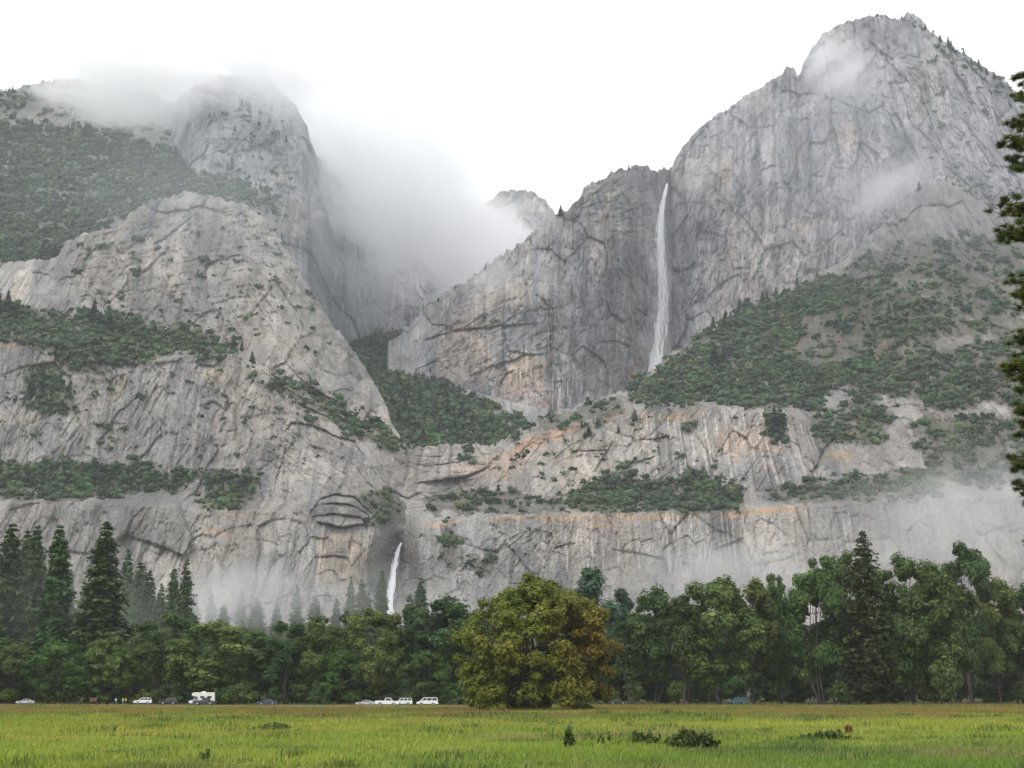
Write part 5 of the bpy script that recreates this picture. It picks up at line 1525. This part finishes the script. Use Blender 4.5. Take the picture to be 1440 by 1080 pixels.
# ------------------------------------------------------------------ people by the road
def person(px, d, top, trousers, label, yaw, lean=0.0):
    x, y = gpos(px, d)
    root = empty('person', (x, y, 0.02), yaw, label, 'person', 'people beside the road')
    J = {'pel': (0, 0, .95), 'sp': (0, .02, 1.15), 'ch': (lean * .5, .0, 1.36), 'nk': (lean, 0, 1.50), 'hd': (lean * 1.2, -.02, 1.62), 'tp': (lean * 1.2, -.01, 1.72),
         'sl': (-.17, 0, 1.42), 'el': (-.25, .02, 1.15), 'wl': (-.24, -.12, .93), 'fl': (-.23, -.15, .85), 'sr': (.17, 0, 1.42), 'er': (.26, .03, 1.15), 'wr': (.25, -.10, .92), 'fr': (.24, -.14, .84),
         'hl': (-.09, 0, .9), 'kl': (-.11, -.03, .5), 'al': (-.11, .03, .09), 'tl': (-.12, -.15, .04), 'hr': (.09, 0, .9), 'kr': (.11, -.02, .5), 'ar': (.12, .04, .09), 'tr': (.13, -.14, .04)}
    E = [('pel', 'sp'), ('sp', 'ch'), ('ch', 'nk'), ('nk', 'hd'), ('hd', 'tp'), ('ch', 'sl'), ('sl', 'el'), ('el', 'wl'), ('wl', 'fl'), ('ch', 'sr'), ('sr', 'er'), ('er', 'wr'), ('wr', 'fr'),
         ('pel', 'hl'), ('hl', 'kl'), ('kl', 'al'), ('al', 'tl'), ('pel', 'hr'), ('hr', 'kr'), ('kr', 'ar'), ('ar', 'tr')]
    RD = dict(pel=.15, sp=.14, ch=.15, nk=.06, hd=.1, tp=.085, sl=.075, el=.05, wl=.038, fl=.035, sr=.075, er=.05, wr=.038, fr=.035, hl=.095, kl=.065, al=.045, tl=.035, hr=.095, kr=.065, ar=.045, tr=.035)
    names = list(J)
    me = bpy.data.meshes.new('body')
    me.from_pydata([J[n] for n in names], [(names.index(a), names.index(b)) for a, b in E], [])
    o = link('body', me, None, root)
    sk = o.modifiers.new('skin', 'SKIN')
    o.modifiers.new('sub', 'SUBSURF').levels = 1
    o.modifiers['sub'].render_levels = 1
    for i, n in enumerate(names):
        v = me.skin_vertices[0].data[i]
        v.radius = (RD[n], RD[n])
        v.use_root = (n == 'pel')
    b = NB('person_clothes')
    tc = b.n('ShaderNodeTexCoord')
    sp = b.n('ShaderNodeSeparateXYZ')
    b.l(tc.outputs['Object'], sp.inputs[0])
    c = b.mix(b.maprange(sp.outputs['Z'], .93, .95, 0, 1), trousers, top)
    c = b.mix(b.maprange(sp.outputs['Z'], 1.5, 1.51, 0, 1), c, (0.35, 0.2, 0.14))
    c = b.mix(b.maprange(sp.outputs['Z'], 1.67, 1.69, 0, 1), c, (0.04, 0.025, 0.015))
    p = b.n('ShaderNodeBsdfPrincipled')
    p.inputs['Roughness'].default_value = 0.8
    b.l(c, p.inputs['Base Color'])
    b.l(p.outputs[0], b.out.inputs[0])
    me.materials.append(b.m)
person(163, 416, (0.45, 0.55, 0.62), (0.12, 0.13, 0.16), 'person in a pale blue top standing near the white SUV', 0.4)
person(173, 412, (0.62, 0.5, 0.06), (0.2, 0.2, 0.2), 'person in a yellow top, the one closer to the pale blue figure', -0.5, 0.05)
person(177, 413, (0.62, 0.5, 0.06), (0.1, 0.1, 0.12), 'person in a yellow top, the one closer to the white SUV', 2.4)
# brown notice board
x, y = gpos(131, 420)
sg = empty('notice_board', (x, y, 0), 0.1, 'brown wooden notice board at the meadow edge below the pines', 'sign')
M_WOOD = simple_mat('brown_wood', (0.12, 0.065, 0.035), 0.8, var=0.2)
mb = MB()
mb.box(-.95, .95, -.05, .05, .75, 1.75)
link('board', mb.mesh('board'), M_WOOD, sg)
for sx in (-.85, .85):
    mb = MB()
    mb.box(sx - .07, sx + .07, .052, .19, -.2, 1.9)
    link('post', mb.mesh('post'), M_WOOD, sg)
# thin posts along the road
for px, d in ((408, 381), (414, 378), (460, 368), (436, 374), (340, 398), (350, 396)):
    x, y = gpos(px, d)
    mb = MB()
    mb.tube([(0, 0, -.2), (0, 0, 1.02), (0, 0, 1.1)], [.07, .065, .03], 8)
    o = link('roadside_post', mb.mesh('roadside_post'), M_WOOD, label='short wooden post lining the road between the navy sedan and silver coupe' if px > 360 else 'short wooden post on the verge by the navy pickup', category='post', group='posts along the road')
    o.location = (x, y, 0)

# ------------------------------------------------------------------ shrubs at the wood edge and in the meadow
SHR = [broadleaf(41 + i, 4, 2.6, 0.02, 22, 1500, 0.3, prof_dome, g, 0.75, 0.06, 0.4, 3) for i, g in enumerate((G_OAK, G_LITE, G_DK))]
def shrub(x, y, h, w_, kind, label, group=None):
    t = empty('shrub', (x, y, float(ground_z(x, y))), random.uniform(0, 6.28), label, 'shrub', group)
    tm, cm = SHR[kind]
    for nm, me, mt in (('stems', tm, M_BARK), ('leaves', cm, M_LEAF)):
        o = link(nm, me, mt, t)
        o.scale = (w_ / 5.2, w_ / 5.2, h / 4)
for i in range(64):
    if i > 37:
        continue
    px = -30 + 1500 * (i + random.random()) / 64
    d = 436 + random.uniform(0, 24) if px > 680 or px < 240 else 412 + random.uniform(-4, 25)
    x, y = gpos(px, d)
    shrub(x, y, random.uniform(2.5, 6.5), random.uniform(5, 9), i % 3, 'leafy shrub at the shaded foot of the tree row', 'shrubs under the tree row')
for (px, d, h, w_, kind, lab) in ((312, 404, 4.2, 4.5, 1, 'light green shrub just past the camper'), (330, 402, 4.8, 5, 1, 'taller light green shrub past the camper'), (322, 406, 3.4, 4, 0, 'small shrub wedged between two lighter shrubs past the camper')):
    x, y = gpos(px, d)
    shrub(x, y, h, w_, kind, lab)
# dark upright weed stalks in the meadow
def stalks(px, d, h, n, label, sp_=.16, lf=.11, col_=(0.07, 0.1, 0.03)):
    x, y = gpos(px, d)
    r = np.random.default_rng(int(px))
    t = empty('weed_plant', (x, y, float(ground_z(x, y))), 0, label, 'plant')
    mb = MB()
    P_ = []
    for i in range(n):
        bx_, by_ = r.normal(0, h * sp_, 2)
        tp = (bx_ * 1.35 + r.normal(0, .12), by_ * 1.35 + r.normal(0, .12), h * r.uniform(.55, 1) * math.exp(-(bx_ * bx_ + by_ * by_) / (h * sp_ * 2.2) ** 2))
        mb.tube([(bx_, by_, -.05), tp], [.012, .006], 4)
        P_.append(np.array((bx_, by_, 0)) + (np.array(tp) - np.array((bx_, by_, 0))) * r.uniform(.25, 1, (26, 1)) + r.normal(0, .05, (26, 3)))
    P_ = np.concatenate(P_)
    link('stalks', mb.mesh('stalks'), M_BARK, t)
    V, F4, K = leaf_cards(P_, r.normal(0, 1, P_.shape), np.full(len(P_), lf) * r.uniform(.6, 1.4, len(P_)), np.array(col_) * np.exp(r.normal(0, .3, (len(P_), 1))), r, 2.2)
    link('leaves', np_mesh('leaves', V, F4, K), M_LEAF, t)
stalks(801, 76, 1.25, 7, 'dark upright weed with bare arching stalks in the meadow')
stalks(294, 62, 0.6, 4, 'short dark weed spike in the near meadow grass', .1, .08)
stalks(975, 77, 1.05, 46, 'broad dark leafy shrub growing in the open meadow', .42, .12, (0.07, 0.105, 0.035))
stalks(900, 84, 0.7, 26, 'low weed clump near the broad meadow shrub', .6, .11, (0.075, 0.105, 0.03))
stalks(950, 80, 0.6, 14, 'small weed clump touching the broad meadow shrub', .5, .1, (0.085, 0.12, 0.035))
stalks(1160, 92, 0.6, 40, 'low spreading weed clump out in the meadow grass', 1.0, .11, (0.08, 0.11, 0.03))
stalks(850, 82, 0.8, 6, 'thin sprig of weeds between the stalky weed and the low clump', .3, .09)
stalks(385, 116, 0.6, 40, 'dark tussock in the middle of the meadow', 1.0, .12, (0.08, 0.115, 0.03))
stalks(1195, 105, 0.8, 7, 'rusty weed sprig out in the meadow grass', .3, .09, (0.14, 0.085, 0.035))

# ------------------------------------------------------------------ overhanging pine beside the camera
def near_pine():
    r = np.random.default_rng(77)
    d0 = 40.0
    x0, y0 = gpos(1540, d0)
    t = empty('ponderosa_pine', (x0, y0, 0), 0, 'tall pine overhanging the meadow, its needle tufts close by', 'tree')
    mb = MB()
    H = 17.0
    mb.tube([(0, 0, -.3), (0.03, 0, 1), (0.05, 0, 7), (0, 0, 13), (0, 0, H)], [.36, .27, .2, .12, .02], 10)
    link('trunk', mb.mesh('trunk', True), M_PINEBARK, t)
    reach = []
    for (py, ptip, k, sp_) in ((112, 1437, 2, 6), (172, 1428, 2, 6), (205, 1419, 3, 6), (235, 1424, 3, 6), (305, 1415, 4, 8), (328, 1409, 4, 7), (400, 1424, 3, 8), (420, 1428, 2, 6), (478, 1420, 3, 7), (512, 1408, 4, 7), (540, 1414, 4, 9), (580, 1415, 4, 9), (600, 1420, 3, 6),
                               (640, 1412, 3, 6), (660, 1403, 4, 7), (690, 1412, 3, 6), (712, 1420, 2, 5), (757, 1424, 3, 6), (772, 1421, 3, 6), (140, 1442, 1, 6), (365, 1440, 1, 4)):
        for q in range(k):
            reach.append((py + r.normal(0, sp_), ptip + 43 + abs(r.normal(0, 12)) * (q > 0)))
    PP, NN, SZ, CO = [], [], [], []
    bm_ = MB()
    def branch(z, an, L, droop):
        ca, sa = math.cos(an), math.sin(an)
        pts = [Vector((ca * L * u, sa * L * u, z + 0.22 * L * u - droop * L * u * u)) for u in (0, .25, .5, .75, 1)]
        bm_.tube(pts, [.045, .038, .028, .018, .008], 5, cap=False)
        tips = []
        for q in range(max(5, int(L * 6))):
            u = 0.45 + 0.55 * r.random() ** 0.7
            p = pts[0] * (1 - u) ** 2 + pts[2] * 2 * u * (1 - u) + pts[4] * u * u
            off = Vector((r.normal(0, .14), r.normal(0, .24), r.normal(.03, .13))) * (0.5 + L * .25)
            bm_.tube([p, p + off], [.012, .006], 3, cap=False)
            tips.append(np.array(p + off))
        tips.append(np.array(pts[4]))
        for c in tips:
            n = 90
            o = r.normal(0, 1, (n, 3))
            o /= np.linalg.norm(o, axis=1, keepdims=True)
            o[:, 2] = o[:, 2] * .7 + .1
            ln_ = 0.2
            PP.append((c, o, ln_ * r.uniform(.7, 1.2, n)))
            CO.append(np.array((0.055, 0.088, 0.024)) * np.exp(r.normal(0, .3)) * np.exp(r.normal(0, .2, (n, 1))) + (np.array((0.05, 0.03, 0.0)) if r.random() < .12 else 0))
    for (py, ptip) in reach:
        z = hgt(py, d0)
        L = x0 - gpos(ptip, d0)[0]
        branch(z + L * .02, math.pi + r.normal(0, .18), L * 1.02, 0.2 + r.uniform(0, .1))
    for i in range(70):
        z = 2.2 + (H - 2.6) * i / 70
        L = 1.75 * (1 - (z / H) ** 2 * .75) * r.uniform(.7, 1.1)
        an = r.uniform(-1.3, 1.3)
        branch(z, an, L, .25)
    V, Fc, K = [], [], []
    base = 0
    for (c, o, ln_), col in zip(PP, CO):
        n = len(o)
        sd_ = np.cross(o, r.normal(0, 1, (n, 3)))
        sd_ /= np.linalg.norm(sd_, axis=1, keepdims=True) + 1e-9
        a = c + sd_ * .011
        b_ = c - sd_ * .011
        e = c + o * ln_[:, None]
        V.append(np.stack([a, b_, e], 1).reshape(-1, 3))
        Fc.append(np.arange(n * 3).reshape(n, 3) + base)
        K.append(np.repeat(col, 3, 0))
        base += 3 * n
    link('branches', bm_.mesh('branches'), M_PINEBARK, t)
    link('needles', np_mesh('needles', np.concatenate(V), np.concatenate(Fc), np.concatenate(K)), M_NEEDLE, t)
near_pine()
cloud('mist_wisp', 921, 490, 2000, 60, 60, 40, 0.012, 30, 'fine spray drifting at the foot of the upper fall', 0, (0.3, 0.6), 0.5, 18)
cloud('mist_wisp', 926, 410, 2030, 34, 150, 30, 0.022, 25, 'feathery spray blowing around the upper fall', -2, (0.34, 0.62), 0.5, 19)
